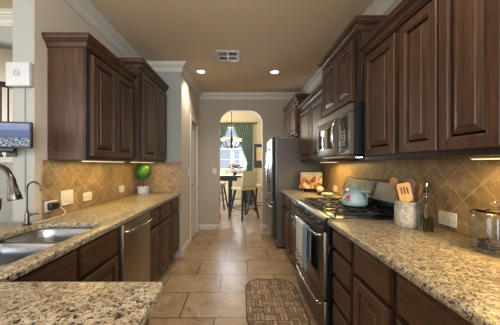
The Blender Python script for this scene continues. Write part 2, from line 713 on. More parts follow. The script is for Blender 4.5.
# room on the left: arched wall, stairwell wall, half wall under the stair railing
a_out = [(-4.88, 0), (-3.6, 0)]
for k in range(25):
    a = PI - PI * k / 24
    a_out.append((-2.68 + 0.92 * math.cos(a), 2.23 + 0.29 * math.sin(a)))
a_out += [(-1.76, 0), (XL - 0.157, 0), (XL - 0.157, CEIL), (-4.88, CEIL)]
bm = plate([a_out], 0.2)
bmesh.ops.transform(bm, matrix=Matrix.Translation((0, 2.49, 0)) @ Matrix.Rotation(PI / 2, 4, 'X'), verts=bm.verts)
struct('wall_family_room', bm, M['gray'])
struct('wall_stairwell', box(-4.88, XL - 0.157, 4.2, 4.3, 0, CEIL), M['tan'])
struct('wall_stair_half', box(-4.6, XL - 0.16, 2.85, 2.95, 0, 1.33), M['gray'])
struct('trim_stair_cap', box(-4.6, XL - 0.16, 2.82, 2.98, 1.331, 1.40, bevel=0.006), M['trim'])
struct('wall_sink_half', box(XL - 0.152, XL, 0.12, 1.646, 0, CT - 0.036), M['gray'])

# mouldings
CR = [(0, CEIL - 0.118), (0.012, CEIL - 0.118), (0.012, CEIL - 0.100), (0.020, CEIL - 0.096), (0.024, CEIL - 0.080), (0.038, CEIL - 0.062), (0.058, CEIL - 0.050), (0.058, CEIL - 0.040), (0.072, CEIL - 0.034), (0.076, CEIL - 0.016), (0.088, CEIL - 0.012), (0.088, CEIL - 0.001), (0, CEIL - 0.001)]
struct('trim_crown_left', add_sweep(bmesh.new(), [(XL - 0.155, 1.647), (XL + 0.0005, 1.647), (XL + 0.0005, YE - 0.0005), (-0.8445, YE - 0.0005), (-0.8445, YB - 0.0005), (XR - 0.0005, YB - 0.0005), (XR - 0.0005, -4.3)][1:], CR, -1.0), M['trim'])
struct('trim_crown_family_room', add_sweep(bmesh.new(), [(-4.87, 2.2895), (XL - 0.157, 2.2895)], CR, -1.0), M['trim'], smooth=True)
BB = [(0, 0.001), (0.014, 0.001), (0.014, 0.085), (0.008, 0.1), (0, 0.1)]
struct('baseboard_back', add_sweep(bmesh.new(), [(-0.8445, 4.69), (-0.8445, YB - 0.0005), (-0.4335, YB - 0.0005), (-0.4335, YB + 0.12)], BB, -1.0), M['trim'])
struct('baseboard_right', add_sweep(bmesh.new(), [(0.4335, YB + 0.12), (0.4335, YB - 0.0005), (XR - 0.001, YB - 0.0005)], BB, -1.0), M['trim'])
struct('baseboard_pantry', add_sweep(bmesh.new(), [(-0.8445, YE + 0.001), (-0.8445, 3.955)], BB, -1.0), M['trim'])
struct('baseboard_dining', add_sweep(bmesh.new(), [(-2.47, DY - 0.0005), (2.47, DY - 0.0005)], BB, -1.0), M['trim'])
# diagonal stone tile behind the worktops
struct('wall_tile_left', box(XL + 0.0005, XL + 0.010, 1.71, YE - 0.0105, CT + 0.001, UB - 0.001), M['splash_side'])
struct('wall_tile_alcove', box(XL + 0.0005, -0.852, YE - 0.010, YE - 0.0005, CT + 0.001, UB + 0.01), M['splash_end'])
struct('wall_tile_right', box(XR - 0.010, XR - 0.0005, -0.6, 3.71, CT + 0.001, UB - 0.001), M['splash_side'])
bm = box(XR - 0.010, XR - 0.0005, 1.792, 2.544, UB - 0.0009, 1.42)
struct('wall_tile_range', bm, M['splash_side'])

# pantry door
d = struct('door_1', box(-0.905, -0.87, 4.035, 4.615, 0.012, 2.055), M['trim'])


def raised_rings(u0, u1, v0, v1, t, prof):
    """Nested rectangles (inset, height above back) used for framed panels."""
    return [[(u0 + i, v0 + i, h), (u1 - i, v0 + i, h), (u1 - i, v1 - i, h), (u0 + i, v1 - i, h)] for i, h in prof]


bm = bmesh.new()
for (v0, v1) in ((0.15, 0.92), (1.02, 1.92)):
    for (u0, u1) in ((4.11, 4.30), (4.35, 4.54)):
        loops = raised_rings(u0, u1, v0, v1, 0, [(0, 0.0), (0.0, 0.004), (0.02, 0.0035), (0.035, 0.009), (0.05, 0.009)])
        loft(bm, [[(-0.8695 + p[2], p[0], p[1]) for p in l] for l in loops])
struct('door_panel', bm, M['trim'], d)
bm = lathe([(0, 0.0), (0.026, 0.0), (0.026, 0.006), (0.012, 0.010), (0.010, 0.045), (0, 0.045)], (-0.8695, 4.085, 0.95), axis='X', n=16)
add_tube(bm, [(-0.830, 4.085, 0.95), (-0.826, 4.12, 0.953), (-0.826, 4.19, 0.948)], [0.009, 0.008, 0.006], n=10)
struct('door_handle', bm, M['bronze'], d, smooth=True)
# casing
CAS = bmesh.new()
for a, b in ((3.957, 4.03), (4.62, 4.693)):
    add_box(CAS, -0.8445, -0.826, a, b, 0.001, 2.06, bevel=0.004)
add_box(CAS, -0.8445, -0.826, 3.957, 4.693, 2.061, 2.135, bevel=0.004)
struct('trim_door_casing', CAS, M['trim'])


# ================================================================== CABINETS
def side_map(s, xf):
    """Face coordinates (u along Y, v up, w out of the face) to world; s = +1 right run (faces -X), -1 left run."""
    return lambda u, v, w: (xf - s * w, u, v)


T = 0.03


def door_front(parent, s, xf, y0, y1, z0, z1, mat='wood', fw=0.056):
    f = side_map(s, xf)
    bm = bmesh.new()
    loops = raised_rings(y0, y1, z0, z1, T, [(0, 0.0005), (0, T - 0.005), (0.005, T), (fw - 0.010, T), (fw - 0.008, T - 0.003), (fw - 0.002, T - 0.006), (fw, T - 0.016)])
    loft(bm, [[f(p[0], p[1], p[2]) for p in l] for l in loops])
    d = obj('door', bm, M[mat], parent, sharp=8)
    bm = bmesh.new()
    loops = raised_rings(y0, y1, z0, z1, T, [(fw + 0.0003, 0.001), (fw + 0.0003, T - 0.016), (fw + 0.007, T - 0.016), (fw + 0.011, T - 0.010), (fw + 0.036, T - 0.003), (fw + 0.038, T)])
    loft(bm, [[f(p[0], p[1], p[2]) for p in l] for l in loops])
    obj('raised_panel', bm, M[mat], d, sharp=8)
    return d


def drawer_front(parent, s, xf, y0, y1, z0, z1, mat='wood_h', name='drawer'):
    f = side_map(s, xf)
    bm = bmesh.new()
    loops = raised_rings(y0, y1, z0, z1, T, [(0, 0.0005), (0, T - 0.009), (0.004, T - 0.006), (0.012, T - 0.004), (0.016, T)])
    loft(bm, [[f(p[0], p[1], p[2]) for p in l] for l in loops])
    return obj(name, bm, M[mat], parent, sharp=8)


def crown_profile(zt, h=0.095, p=0.052):
    return [(0.0002, zt - 0.086), (0.009, zt - 0.086), (0.009, zt - 0.074), (0.013, zt - 0.072), (0.016, zt - 0.060), (0.024, zt - 0.049), (0.035, zt - 0.043), (0.035, zt - 0.036), (0.045, zt - 0.033), (0.048, zt - 0.015), (p, zt - 0.012), (p, zt), (0.0002, zt)]


def wall_cabinet(label, s, xw, depth, y0, y1, z0, z1, doors, near=False, far=False, near_to=None, gap=0.0):
    xf = xw - s * depth
    yc = (y0 + y1) / 2
    t = thing('wall_cabinet', label, 'cabinet', (xw - s * depth / 2, yc, z0), 'wall cabinets')
    x_back = xw - s * 0.0012
    obj('carcass', box(x_back, xf + s * 0.0182, y0, y1, z0, z1 - 0.02, bevel=0.002), M['wood'], t)
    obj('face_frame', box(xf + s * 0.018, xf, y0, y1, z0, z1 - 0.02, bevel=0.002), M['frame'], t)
    for (a, b) in doors:
        door_front(t, s, xf, a, b, z0 + 0.028, z1 - 0.118)
    path = [(xf, y0), (xf, y1)]
    if near:
        path = [(near_to if near_to is not None else x_back, y0)] + path
    if far:
        path = path + [(x_back, y1)]
    obj('crown_moulding', add_sweep(bmesh.new(), path, crown_profile(z1), s), M['wood_h'], t, sharp=18)
    return t


# right run, near to far
wall_cabinet('dark wood wall cabinet above the glass jar, cut by the right edge of the photo', 1, XR, 0.324, 0.36, 1.378, UB, 2.20, [(0.385, 0.80), (0.828, 1.092), (1.104, 1.362)])
wall_cabinet('single door dark wood wall cabinet over the utensil crock, next to the microwave', 1, XR, 0.324, 1.379, 1.785, UB, 2.20, [(1.408, 1.745)])
wall_cabinet('short raised two door dark wood cabinet directly above the microwave', 1, XR, 0.372, 1.787, 2.548, 1.775, 2.39, [(1.85, 2.155), (2.165, 2.515)], near=True, far=True)
wall_cabinet('dark wood wall cabinet between the microwave and the refrigerator', 1, XR, 0.324, 2.550, 3.696, UB, 2.20, [(2.60, 3.10), (3.12, 3.66)])
wall_cabinet('small dark wood cabinet mounted above the refrigerator', 1, XR, 0.38, 3.70, 4.63, 1.765, 2.39, [(3.73, 4.155), (4.165, 4.595)], near=True, far=True)
# left run
wall_cabinet('lower dark wood wall cabinet on the left, with a wide blank side panel', -1, XL, 0.285, 1.757, 2.518, UB, 2.25, [(1.80, 2.135), (2.145, 2.48)], near=True)
wall_cabinet('taller dark wood wall cabinet at the far left above the topiary plant', -1, XL, 0.355, 2.520, 3.388, UB, 2.41, [(2.57, 2.975), (2.985, 3.355)], near=True)


def base_cabinet(label, s, xw, xf, y0, y1, fronts, bottom=0.10, toe=0.07, group='base cabinets', back=None):
    x_back = xw - s * 0.002
    t = thing('base_cabinet', label, 'cabinet', ((xw + xf) / 2, (y0 + y1) / 2, 0), group)
    if back is None:
        cb = box(x_back, xf + s * 0.0182, y0, y1, bottom, CT - 0.0365, bevel=0.002)
    else:                                                           # open box that leaves room for the sink bowls
        cb = box(xw - s * 0.002, back, y0, y1, bottom, bottom + 0.018)
        for a, b in ((y0, y0 + 0.018), (y1 - 0.018, y1)):
            add_box(cb, xw - s * 0.002, back, a, b, bottom + 0.018, 0.62)
    obj('carcass', cb, M['wood'], t)
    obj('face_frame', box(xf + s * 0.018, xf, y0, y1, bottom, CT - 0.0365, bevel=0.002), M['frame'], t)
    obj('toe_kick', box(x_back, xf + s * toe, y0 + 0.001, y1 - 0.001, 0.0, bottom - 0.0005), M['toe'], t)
    for kind, a, b, z0, z1 in fronts:
        if kind == 'door':
            door_front(t, s, xf, a, b, z0, z1)
        elif kind == 'false':
            drawer_front(t, s, xf, a, b, z0, z1, name='false_front')
        else:
            drawer_front(t, s, xf, a, b, z0, z1)
    return t


FR = 0.666      # right face frame (fronts stand 2 cm proud, at 0.64)
base_cabinet('dark wood base cabinet at the lower right corner of the photo, under the glass jar', 1, XR, FR, 0.10, 1.02, [('drawer', 0.56, 0.99, 0.70, 0.865), ('drawer', 0.13, 0.54, 0.70, 0.865), ('door', 0.13, 0.54, 0.13, 0.675), ('door', 0.56, 0.99, 0.13, 0.675)])
base_cabinet('dark wood base cabinet with one wide drawer, right of the four drawer stack', 1, XR, FR, 1.022, 1.388, [('drawer', 1.045, 1.366, 0.70, 0.865), ('door', 1.045, 1.366, 0.13, 0.675)])
base_cabinet('dark wood base cabinet of four stacked drawers right beside the range', 1, XR, FR, 1.39, 1.69, [('drawer', 1.412, 1.68, a, b) for a, b in ((0.735, 0.865), (0.555, 0.71), (0.37, 0.53), (0.13, 0.345))])
base_cabinet('dark wood two door base cabinet between the range and the refrigerator', 1, XR, FR, 2.578, 3.69, [('drawer', 2.61, 3.10, 0.70, 0.865), ('drawer', 3.16, 3.66, 0.70, 0.865), ('door', 2.61, 3.10, 0.13, 0.675), ('door', 3.16, 3.66, 0.13, 0.675)])

FL = -0.886
base_cabinet('dark wood sink cabinet with two false drawer fronts below the steel sink', -1, XL, FL, 0.86, 1.70, [('false', 0.885, 1.263, 0.70, 0.862), ('false', 1.294, 1.682, 0.70, 0.862), ('door', 0.885, 1.263, 0.13, 0.675), ('door', 1.294, 1.682, 0.13, 0.675)], back=-0.9042)
base_cabinet('narrow dark wood base cabinet right beside the dishwasher', -1, XL, FL, 2.262, 2.535, [('drawer', 2.28, 2.52, 0.70, 0.862), ('door', 2.28, 2.52, 0.13, 0.675)])
base_cabinet('middle of the three dark wood base cabinets past the dishwasher', -1, XL, FL, 2.536, 2.95, [('drawer', 2.555, 2.93, 0.70, 0.862), ('door', 2.555, 2.93, 0.13, 0.675)])
base_cabinet('dark wood base cabinet against the gray end wall, below the topiary plant', -1, XL, FL, 2.951, 3.395, [('drawer', 2.972, 3.33, 0.70, 0.862), ('door', 2.972, 3.33, 0.13, 0.675)])
t = thing('base_cabinet', 'dark wood end panel cabinet under the granite peninsula at the lower left corner', 'cabinet', (-0.6, 0.45, 0), 'base cabinets')
obj('carcass', box(-1.415, -0.30, 0.16, 0.775, 0.1, CT - 0.0365, bevel=0.002), M['wood'], t)
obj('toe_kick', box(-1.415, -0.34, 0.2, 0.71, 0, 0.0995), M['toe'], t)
bm = bmesh.new()
loops = raised_rings(0.18, 0.755, 0.13, 0.865, T, [(0, 0.0005), (0, 0.010), (0.004, 0.012), (0.06, 0.012), (0.066, 0.005), (0.08, 0.005)])
loft(bm, [[(-0.30 + p[2], p[0], p[1]) for p in l] for l in loops])
obj('end_panel', bm, M['wood'], t)


# ================================================================== WORKTOPS
def slab(name, outlines, label, z1=CT, h=0.036, bevel=0.010):
    bm = plate(outlines, h, bevel)
    bmesh.ops.transform(bm, matrix=Matrix.Translation((0, 0, z1 - h)), verts=bm.verts)
    o = obj(name, bm, M['granite'])
    return tag(o, label, 'countertop')


arc = [(-0.254 - 0.022 + 0.022 * math.cos(a), 0.806 - 0.022 + 0.022 * math.sin(a)) for a in [PI / 2 * k / 6 for k in range(7)]]
out = [(-0.254, 0.12)] + arc + [(-0.86, 0.806), (-0.83, 0.836), (-0.83, YE - 0.012), (XL + 0.0115, YE - 0.012), (XL + 0.0115, 1.643), (-1.84, 1.643), (-1.84, 0.12)]
SX0, SX1, SY0, SY1 = -1.330, -0.914, 0.90, 1.605
hole = rrect(SX0, SX1, SY0, SY1, (0.085, 0.11, 0.11, 0.085))
slab('countertop', [out, hole], 'speckled beige granite worktop around the sink, running from the peninsula to the gray end wall')
slab('countertop', [[(0.61, -0.5), (XR - 0.0112, -0.5), (XR - 0.0112, 1.692), (0.61, 1.692)]], 'speckled beige granite worktop in the right foreground, under the glass jar and crock')
slab('countertop', [[(0.61, 2.578), (XR - 0.0112, 2.578), (XR - 0.0112, 3.692), (0.61, 3.692)]], 'short speckled granite worktop between the range and the refrigerator')

# ------------------------------------------------------------------ sink
t = thing('sink', 'stainless steel double bowl sink set under the left granite worktop', 'sink', (-1.09, 1.19, 0.65))
ZR = CT - 0.0365


def basin(y0, y1, x0, x1, depth, r):
    bm = bmesh.new()
    prof = [(-0.012, 0.0), (0.0, -0.001), (0.006, -0.012), (0.010, -0.06), (0.016, -depth + 0.04), (0.03, -depth + 0.015), (0.055, -depth + 0.002), (0.11, -depth)]
    loops = []
    for ins, dz in prof:
        rr = [max(0.012, q - ins) for q in r]
        loops.append([(x, y, ZR + dz) for x, y in rrect(x0 + ins, x1 - ins, y0 + ins, y1 - ins, rr, 8)])
    loft(bm, loops, cap0=False, cap1=True)
    o = obj('basin', bm, M['sink'], t)
    cx, cy = (x0 + x1) / 2, (y0 + y1) / 2
    obj('drain', lathe([(0.0, 0.001), (0.018, 0.001), (0.024, 0.004), (0.040, 0.004), (0.043, 0.0005)], (cx, cy, ZR - depth)), M['chrome'], o)
    return o


basin(1.325, 1.601, SX0 + 0.004, SX1 - 0.004, 0.17, (0.08, 0.105, 0.05, 0.05))
basin(0.904, 1.293, SX0 + 0.004, SX1 - 0.004, 0.20, (0.05, 0.05, 0.105, 0.08))

# ------------------------------------------------------------------ main faucet
fx, fy = -1.385, 1.30
t = thing('kitchen_faucet', 'tall gooseneck pull-down faucet in aged nickel at the left edge of the photo', 'faucet', (fx, fy, CT))
obj('base', lathe([(0, 0), (0.030, 0), (0.031, 0.006), (0.025, 0.014), (0.021, 0.05), (0.023, 0.10), (0.021, 0.15), (0.014, 0.165), (0.0, 0.166)], (fx, fy, CT + 0.0006)), M['nickel'], t)
hx, hy = -1.140, 1.20
pts = [(fx, fy, CT + 0.15), (fx, fy, CT + 0.285)]
for k in range(0, 15):
    a = PI - (PI * 0.93) * k / 14
    q = 0.5 + 0.5 * math.cos(a)
    pts.append((fx + (hx - 0.008 - fx) * q, fy + (hy - fy) * q, CT + 0.300 + 0.082 * math.sin(a)))
obj('spout', tube(pts, 0.0125, n=12), M['nickel'], t)
tip = Vector(pts[-1])
bm = tube([tip + Vector((-0.002, 0, 0.012)), tip + Vector((0.002, 0, -0.006)), tip + Vector((0.007, 0, -0.022)), tip + Vector((0.017, -0.002, -0.066)), tip + Vector((0.024, -0.003, -0.100)), tip + Vector((0.025, -0.003, -0.106))], [0.0135, 0.018, 0.017, 0.024, 0.030, 0.028], n=16)
sp = obj('spray_head', bm, M['nickel'], t)
obj('spray_button', tube([tip + Vector((0.033, -0.005, -0.045)), tip + Vector((0.045, -0.006, -0.080))], [0.007, 0.009], n=10), M['black'], sp)
bm = tube([(fx, fy + 0.018, CT + 0.105), (fx + 0.012, fy + 0.035, CT + 0.115), (fx + 0.030, fy + 0.040, CT + 0.145), (fx + 0.036, fy + 0.042, CT + 0.20)], [0.016, 0.018, 0.013, 0.009], n=12)
obj('lever', bm, M['nickel'], t)

# filtered water faucet
fx, fy = -1.378, 1.545
t = thing('filter_faucet', 'slim hooked drinking water faucet behind the sink, left of the black plug adapter', 'faucet', (fx, fy, CT))
obj('base', lathe([(0, 0), (0.026, 0), (0.026, 0.004), (0.016, 0.012), (0.0135, 0.03), (0.0125, 0.075), (0.007, 0.092), (0, 0.093)], (fx, fy, CT + 0.0006)), M['nickel'], t)
pts = [(fx, fy, CT + 0.08), (fx, fy, CT + 0.215)]
for k in range(13):
    a = PI - PI * 1.02 * k / 12
    pts.append((fx + 0.043 + 0.043 * math.cos(a), fy, CT + 0.235 + 0.043 * math.sin(a)))
pts.append((fx + 0.089, fy, CT + 0.218))
obj('spout', tube(pts, [0.0058] * (len(pts) - 2) + [0.0058, 0.0085], n=10), M['nickel'], t)
bm = tube([(fx + 0.012, fy, CT + 0.066), (fx + 0.03, fy + 0.004, CT + 0.068), (fx + 0.036, fy + 0.006, CT + 0.069), (fx + 0.066, fy + 0.012, CT + 0.072)], [0.009, 0.008, 0.005, 0.004], n=10)
obj('lever', bm, M['nickel'], t)

# ================================================================== DISHWASHER
t = thing('dishwasher', 'stainless steel dishwasher with a curved bar handle in the left base run', 'dishwasher', (-1.15, 1.98, 0))
obj('body', box(-1.41, -0.885, 1.7025, 2.2595, 0.10, CT - 0.0375), M['black'], t)
obj('door', box(-0.8845, -0.850, 1.735, 2.252, 0.125, 0.872, bevel=0.006, seg=2), M['steel_h'], t)
obj('kick_plate', box(-1.40, -0.93, 1.706, 2.256, 0.0, 0.0995), M['black'], t)
pts = [(-0.8505, 1.77, 0.815), (-0.828, 1.778, 0.815)]
pts += [(-0.822 + 0.028 * math.sin(PI * k / 12), 1.785 + 0.42 * k / 12, 0.815 + 0.004 * math.sin(PI * k / 12)) for k in range(13)]
pts += [(-0.828, 2.212, 0.815), (-0.8505, 2.22, 0.815)]
obj('handle', tube(pts, 0.011, n=12), M['chrome'], t)

# ================================================================== RANGE
RY0, RY1 = 1.698, 2.568
t = thing('gas_range', 'stainless steel gas range with black grates, carrying the blue kettle', 'stove', (0.93, 2.15, 0))
obj('body', box(0.62, 1.236, RY0, RY1, 0.03, 0.905, bevel=0.003), M['gloss_black'], t)
for (x, y) in ((0.70, RY0 + 0.05), (1.18, RY0 + 0.05), (0.70, RY1 - 0.05), (1.18, RY1 - 0.05)):
    obj('leg', lathe([(0, 0), (0.02, 0), (0.02, 0.032), (0, 0.032)], (x, y, 0), n=12), M['black'], t)
bm = plate([rrect(0.61, 1.235, RY0 - 0.002, RY1 + 0.002, 0.012)], 0.022, 0.006)
bmesh.ops.transform(bm, matrix=Matrix.Translation((0, 0, 0.9055)), verts=bm.verts)
ck = obj('cooktop', bm, steel('dark_cooktop_steel', srgb(104, 99, 92), 0.28), t)
# steel lip and sloped control panel
bm = bmesh.new()
prof = [(0.66, 0.9285), (0.612, 0.930), (0.603, 0.922), (0.598, 0.905), (0.583, 0.845), (0.590, 0.838), (0.622, 0.838), (0.622, 0.9285)]
loft(bm, [[(x, y, z) for x, z in prof] for y in (RY0 + 0.012, RY1 - 0.012)])
cp = obj('control_panel', bm, M['steel'], t)
for y, a in ((RY0 + 0.006, 0), (RY1 - 0.006, 1)):
    bm = bmesh.new()
    loft(bm, [[(x - 0.004 * (1 if x < 0.62 else 0), yy, z + (0.003 if z > 0.9 else -0.002)) for x, z in prof] for yy in (y - 0.006, y + 0.0055)])
    obj('panel_end_cap', bm, M['gloss_black'], cp)
nrm = Vector((-0.966, 0, 0.257))
for k in range(5):
    y = 1.79 + 0.66 * k / 4
    c = Vector((0.5905, y, 0.877))
    bm = lathe([(0, 0), (0.022, 0), (0.022, 0.006), (0.018, 0.010), (0.016, 0.026), (0.013, 0.029), (0, 0.029)], (0, 0, 0), n=18)
    add_box(bm, -0.003, 0.003, -0.015, 0.015, 0.028, 0.034)
    rot = nrm.to_track_quat('Z', 'Y').to_matrix().to_4x4()
    bmesh.ops.transform(bm, matrix=Matrix.Translation(c) @ rot, verts=bm.verts)
    obj('knob', bm, M['black'], cp)
dr = obj('oven_door', box(0.588, 0.6195, RY0 + 0.008, RY1 - 0.008, 0.345, 0.828, bevel=0.006, seg=2), M['steel'], t)
bm = plate([rrect(1.80, 2.46, 0.44, 0.72, 0.02)], 0.004, 0.001)
bmesh.ops.transform(bm, matrix=Matrix(((0, 0, -1, 0.5878), (1, 0, 0, 0), (0, 1, 0, 0), (0, 0, 0, 1))), verts=bm.verts)
obj('oven_window', bm, M['gloss_black'], dr)


def bow_handle(name, x, y0, y1, z, out, r, parent, mat='chrome', n=14):
    pts = [(x, y0, z), (x - out * 0.55, y0 + 0.012, z)]
    for k in range(n + 1):
        q = k / n
        pts.append((x - out * (0.72 + 0.28 * math.sin(PI * q)), y0 + 0.03 + (y1 - y0 - 0.06) * q, z))
    pts += [(x - out * 0.55, y1 - 0.012, z), (x, y1, z)]
    return obj(name, tube(pts, r, n=12), M[mat], parent)


bow_handle('handle', 0.5875, RY0 + 0.06, RY1 - 0.14, 0.795, 0.052, 0.011, dr)
dw = obj('drawer', box(0.590, 0.6195, RY0 + 0.008, RY1 - 0.008, 0.075, 0.330, bevel=0.006, seg=2), M['steel'], t)
bow_handle('handle', 0.5895, RY0 + 0.06, RY1 - 0.14, 0.292, 0.036, 0.009, dw)
# burners and grates
for (x, y, r) in ((0.78, 1.88, 0.045), (1.02, 1.88, 0.036), (0.90, 2.15, 0.055), (0.78, 2.42, 0.036), (1.02, 2.42, 0.045)):
    b = obj('burner', lathe([(0, 0), (r * 1.5, 0), (r * 1.5, 0.003), (r * 1.05, 0.005), (r * 0.95, 0.012), (0, 0.012)], (x, y, 0.928)), M['steel'], ck)
    obj('burner_cap', lathe([(0, 0), (r, 0), (r * 1.02, 0.004), (r * 0.9, 0.009), (0, 0.010)], (x, y, 0.9402)), M['iron'], ck)
GZ = 0.958
for (y0, y1) in ((1.735, 2.015), (2.025, 2.275), (2.285, 2.535)):
    bm = bmesh.new()
    x0, x1 = 0.675, 1.105
    cy = (y0 + y1) / 2
    b = 0.0065
    for (xa, xb, ya, yb) in ((x0, x1, y0, y0 + 2 * b), (x0, x1, y1 - 2 * b, y1), (x0, x0 + 2 * b, y0, y1), (x1 - 2 * b, x1, y0, y1),
                             ((x0 + x1) / 2 - b, (x0 + x1) / 2 + b, y0, y1)):
        add_box(bm, xa, xb, ya, yb, GZ - 0.012, GZ, bevel=0.002)
    for xa, xb in ((x0, x0 + 0.085), (0.80, 0.98), (x1 - 0.085, x1)):
        add_box(bm, xa, xb, cy - b, cy + b, GZ - 0.010, GZ + 0.003, bevel=0.002)
    for xc in (x0 + 0.108, x1 - 0.108):
        for ya, yb in ((y0, y0 + 0.085), (y1 - 0.085, y1)):
            add_box(bm, xc - b, xc + b, ya, yb, GZ - 0.010, GZ + 0.003, bevel=0.002)
    for xc in (x0 + b, x1 - b):
        for yc in (y0 + b, y1 - b):
            add_box(bm, xc - b, xc + b, yc - b, yc + b, 0.928, GZ - 0.01)
    obj('grate', bm, M['iron'], ck)
# backguard
bm = bmesh.new()
prof = [(1.112, 0.9285), (1.112, 1.02), (1.085, 1.035), (1.121, 1.168), (1.134, 1.177), (1.235, 1.177), (1.235, 0.9285)]
loft(bm, [[(x, y, z) for x, z in prof] for y in (RY0 + 0.03, RY1 - 0.02)])
bg = obj('backguard', bm, M['panel_steel'], t)
for y in (RY0 + 0.018, RY1 - 0.008):
    bm = bmesh.new()
    loft(bm, [[(x + (-0.004 if x < 1.2 else 0), yy, z + (0.003 if z > 1.1 else 0)) for x, z in prof] for yy in (y - 0.0115, y + 0.0115)])
    obj('end_cap', bm, M['steel_h'], bg)
# lower black back strip
obj('back_strip', box(1.1105, 1.1118, RY0 + 0.032, RY1 - 0.022, 0.93, 1.019), M['gloss_black'], bg)
q = Matrix.Translation((1.1035, 2.11, 1.112)) @ Matrix.Rotation(math.radians(-75), 4, 'Y')
bm = box(-0.058, 0.058, -0.115, 0.115, -0.002, 0.003, bevel=0.001)
bmesh.ops.transform(bm, matrix=Matrix.Translation((1.1045, 2.09, 1.110)) @ Matrix.Rotation(math.radians(-75.07), 4, 'Y'), verts=bm.verts)
dp = obj('display_panel', bm, M['dark_display'], t)
DM = Matrix.Translation((1.1045, 2.09, 1.110)) @ Matrix.Rotation(math.radians(-75.07), 4, 'Y')
for yy in (-0.08, -0.055, 0.05, 0.075):
    for xx in (-0.03, 0.0):
        bm = box(xx - 0.006, xx + 0.006, yy - 0.008, yy + 0.008, 0.0032, 0.0042)
        bmesh.ops.transform(bm, matrix=DM, verts=bm.verts)
        obj('touch_button', bm, M['steel'], dp)
bm = box(0.018, 0.044, -0.03, 0.03, 0.0032, 0.0040)
bmesh.ops.transform(bm, matrix=DM, verts=bm.verts)
obj('clock_screen', bm, flat('clock_screen_glass', srgb(70, 96, 90), 0.15), dp)

# ================================================================== MICROWAVE
MX, MY0, MY1, MZ0, MZ1 = 0.810, 1.79, 2.546, 1.388, 1.772
t = thing('microwave', 'stainless steel over-the-range microwave with a big curved handle', 'microwave', (1.0, 2.17, MZ0))
obj('case', box(MX + 0.035, XR - 0.0112, MY0, MY1, MZ0, MZ1, bevel=0.003), M['black'], t)
obj('underside_plate', box(MX + 0.06, XR - 0.03, MY0 + 0.012, MY1 - 0.012, MZ0 - 0.022, MZ0 - 0.0005, bevel=0.004), M['gloss_black'], t)
obj('hood_light', lathe([(0, -0.003), (0.022, -0.003), (0.026, 0.0), (0.026, 0.002)], (MX + 0.10, MY0 + 0.06, MZ0 - 0.0225), n=18), emit('hood_led', (0.75, 0.85, 1.0, 1), 8.0), t)
obj('vent_grille', box(MX + 0.008, MX + 0.0345, MY0, MY1, MZ1 - 0.062, MZ1, bevel=0.003), M['steel'], t)
fr = obj('door', box(MX, MX + 0.0345, 1.985, MY1, MZ0, MZ1 - 0.064, bevel=0.005, seg=2), M['steel'], t)
bm = plate([rrect(2.115, MY1 - 0.045, MZ0 + 0.065, MZ1 - 0.125, 0.012)], 0.003, 0.001)
bmesh.ops.transform(bm, matrix=Matrix(((0, 0, -1, MX - 0.0002), (1, 0, 0, 0), (0, 1, 0, 0), (0, 0, 0, 1))), verts=bm.verts)
obj('door_window', bm, flat('microwave_window', srgb(52, 50, 48), 0.07, 0.5), fr)
pts = [(MX, 2.02, MZ0 + 0.022), (MX - 0.02, 2.018, MZ0 + 0.024)]
for k in range(15):
    q = k / 14
    pts.append((MX - 0.022 - 0.034 * math.sin(PI * q), 2.015 - 0.02 * math.sin(PI * q), MZ0 + 0.026 + 0.27 * q))
pts += [(MX - 0.02, 2.018, MZ0 + 0.298), (MX, 2.02, MZ0 + 0.30)]
obj('handle', tube(pts, 0.0125, n=12), M['chrome'], fr)
obj('control_panel_frame', box(MX, MX + 0.0345, MY0, 1.983, MZ0, MZ1 - 0.064, bevel=0.004), M['steel'], t)
cpn = obj('control_panel', box(MX - 0.003, MX - 0.0003, MY0 + 0.045, 1.965, MZ0 + 0.05, MZ1 - 0.085, bevel=0.001), M['dark_display'], t)
bm = bmesh.new()
for r in range(5):
    for c in range(3):
        add_box(bm, MX - 0.0045, MX - 0.0031, 1.862 + c * 0.034, 1.884 + c * 0.034, MZ0 + 0.068 + r * 0.026, MZ0 + 0.084 + r * 0.026)
obj('keypad', bm, flat('keypad_gray', srgb(110, 108, 104), 0.5), cpn)

# ================================================================== REFRIGERATOR
t = thing('refrigerator', 'tall stainless french door refrigerator beside the archway', 'refrigerator', (0.86, 4.170, 0))
obj('body', box(0.560, 1.225, 3.725, 4.615, 0.03, 1.73, bevel=0.004), M['fridge_side'], t)
obj('toe_grille', box(0.56, 1.2, 3.740, 4.600, 0.0, 0.0295), M['black'], t)


def bowed_panel(y0, y1, z0, z1, x=0.557, th=0.06, bow=0.014):
    bm = bmesh.new()
    n = 12
    loops = []
    Y0, Y1 = 3.725, 4.615
    for z, ins in ((z0, 0.008), (z0 + 0.008, 0.0), (z1 - 0.008, 0.0), (z1, 0.008)):
        lp = [(x, y1, z), (x, y0, z)]
        for k in range(n + 1):
            yy = y0 + (y1 - y0) * k / n
            q = (yy - Y0) / (Y1 - Y0)
            e = {0: 0.040, 1: 0.012}.get(min(k, n - k), 0.0)
            lp.append((x - th - bow * math.sin(PI * q) + ins + e, yy, z))
        loops.append(lp)
    loft(bm, loops)
    return bm


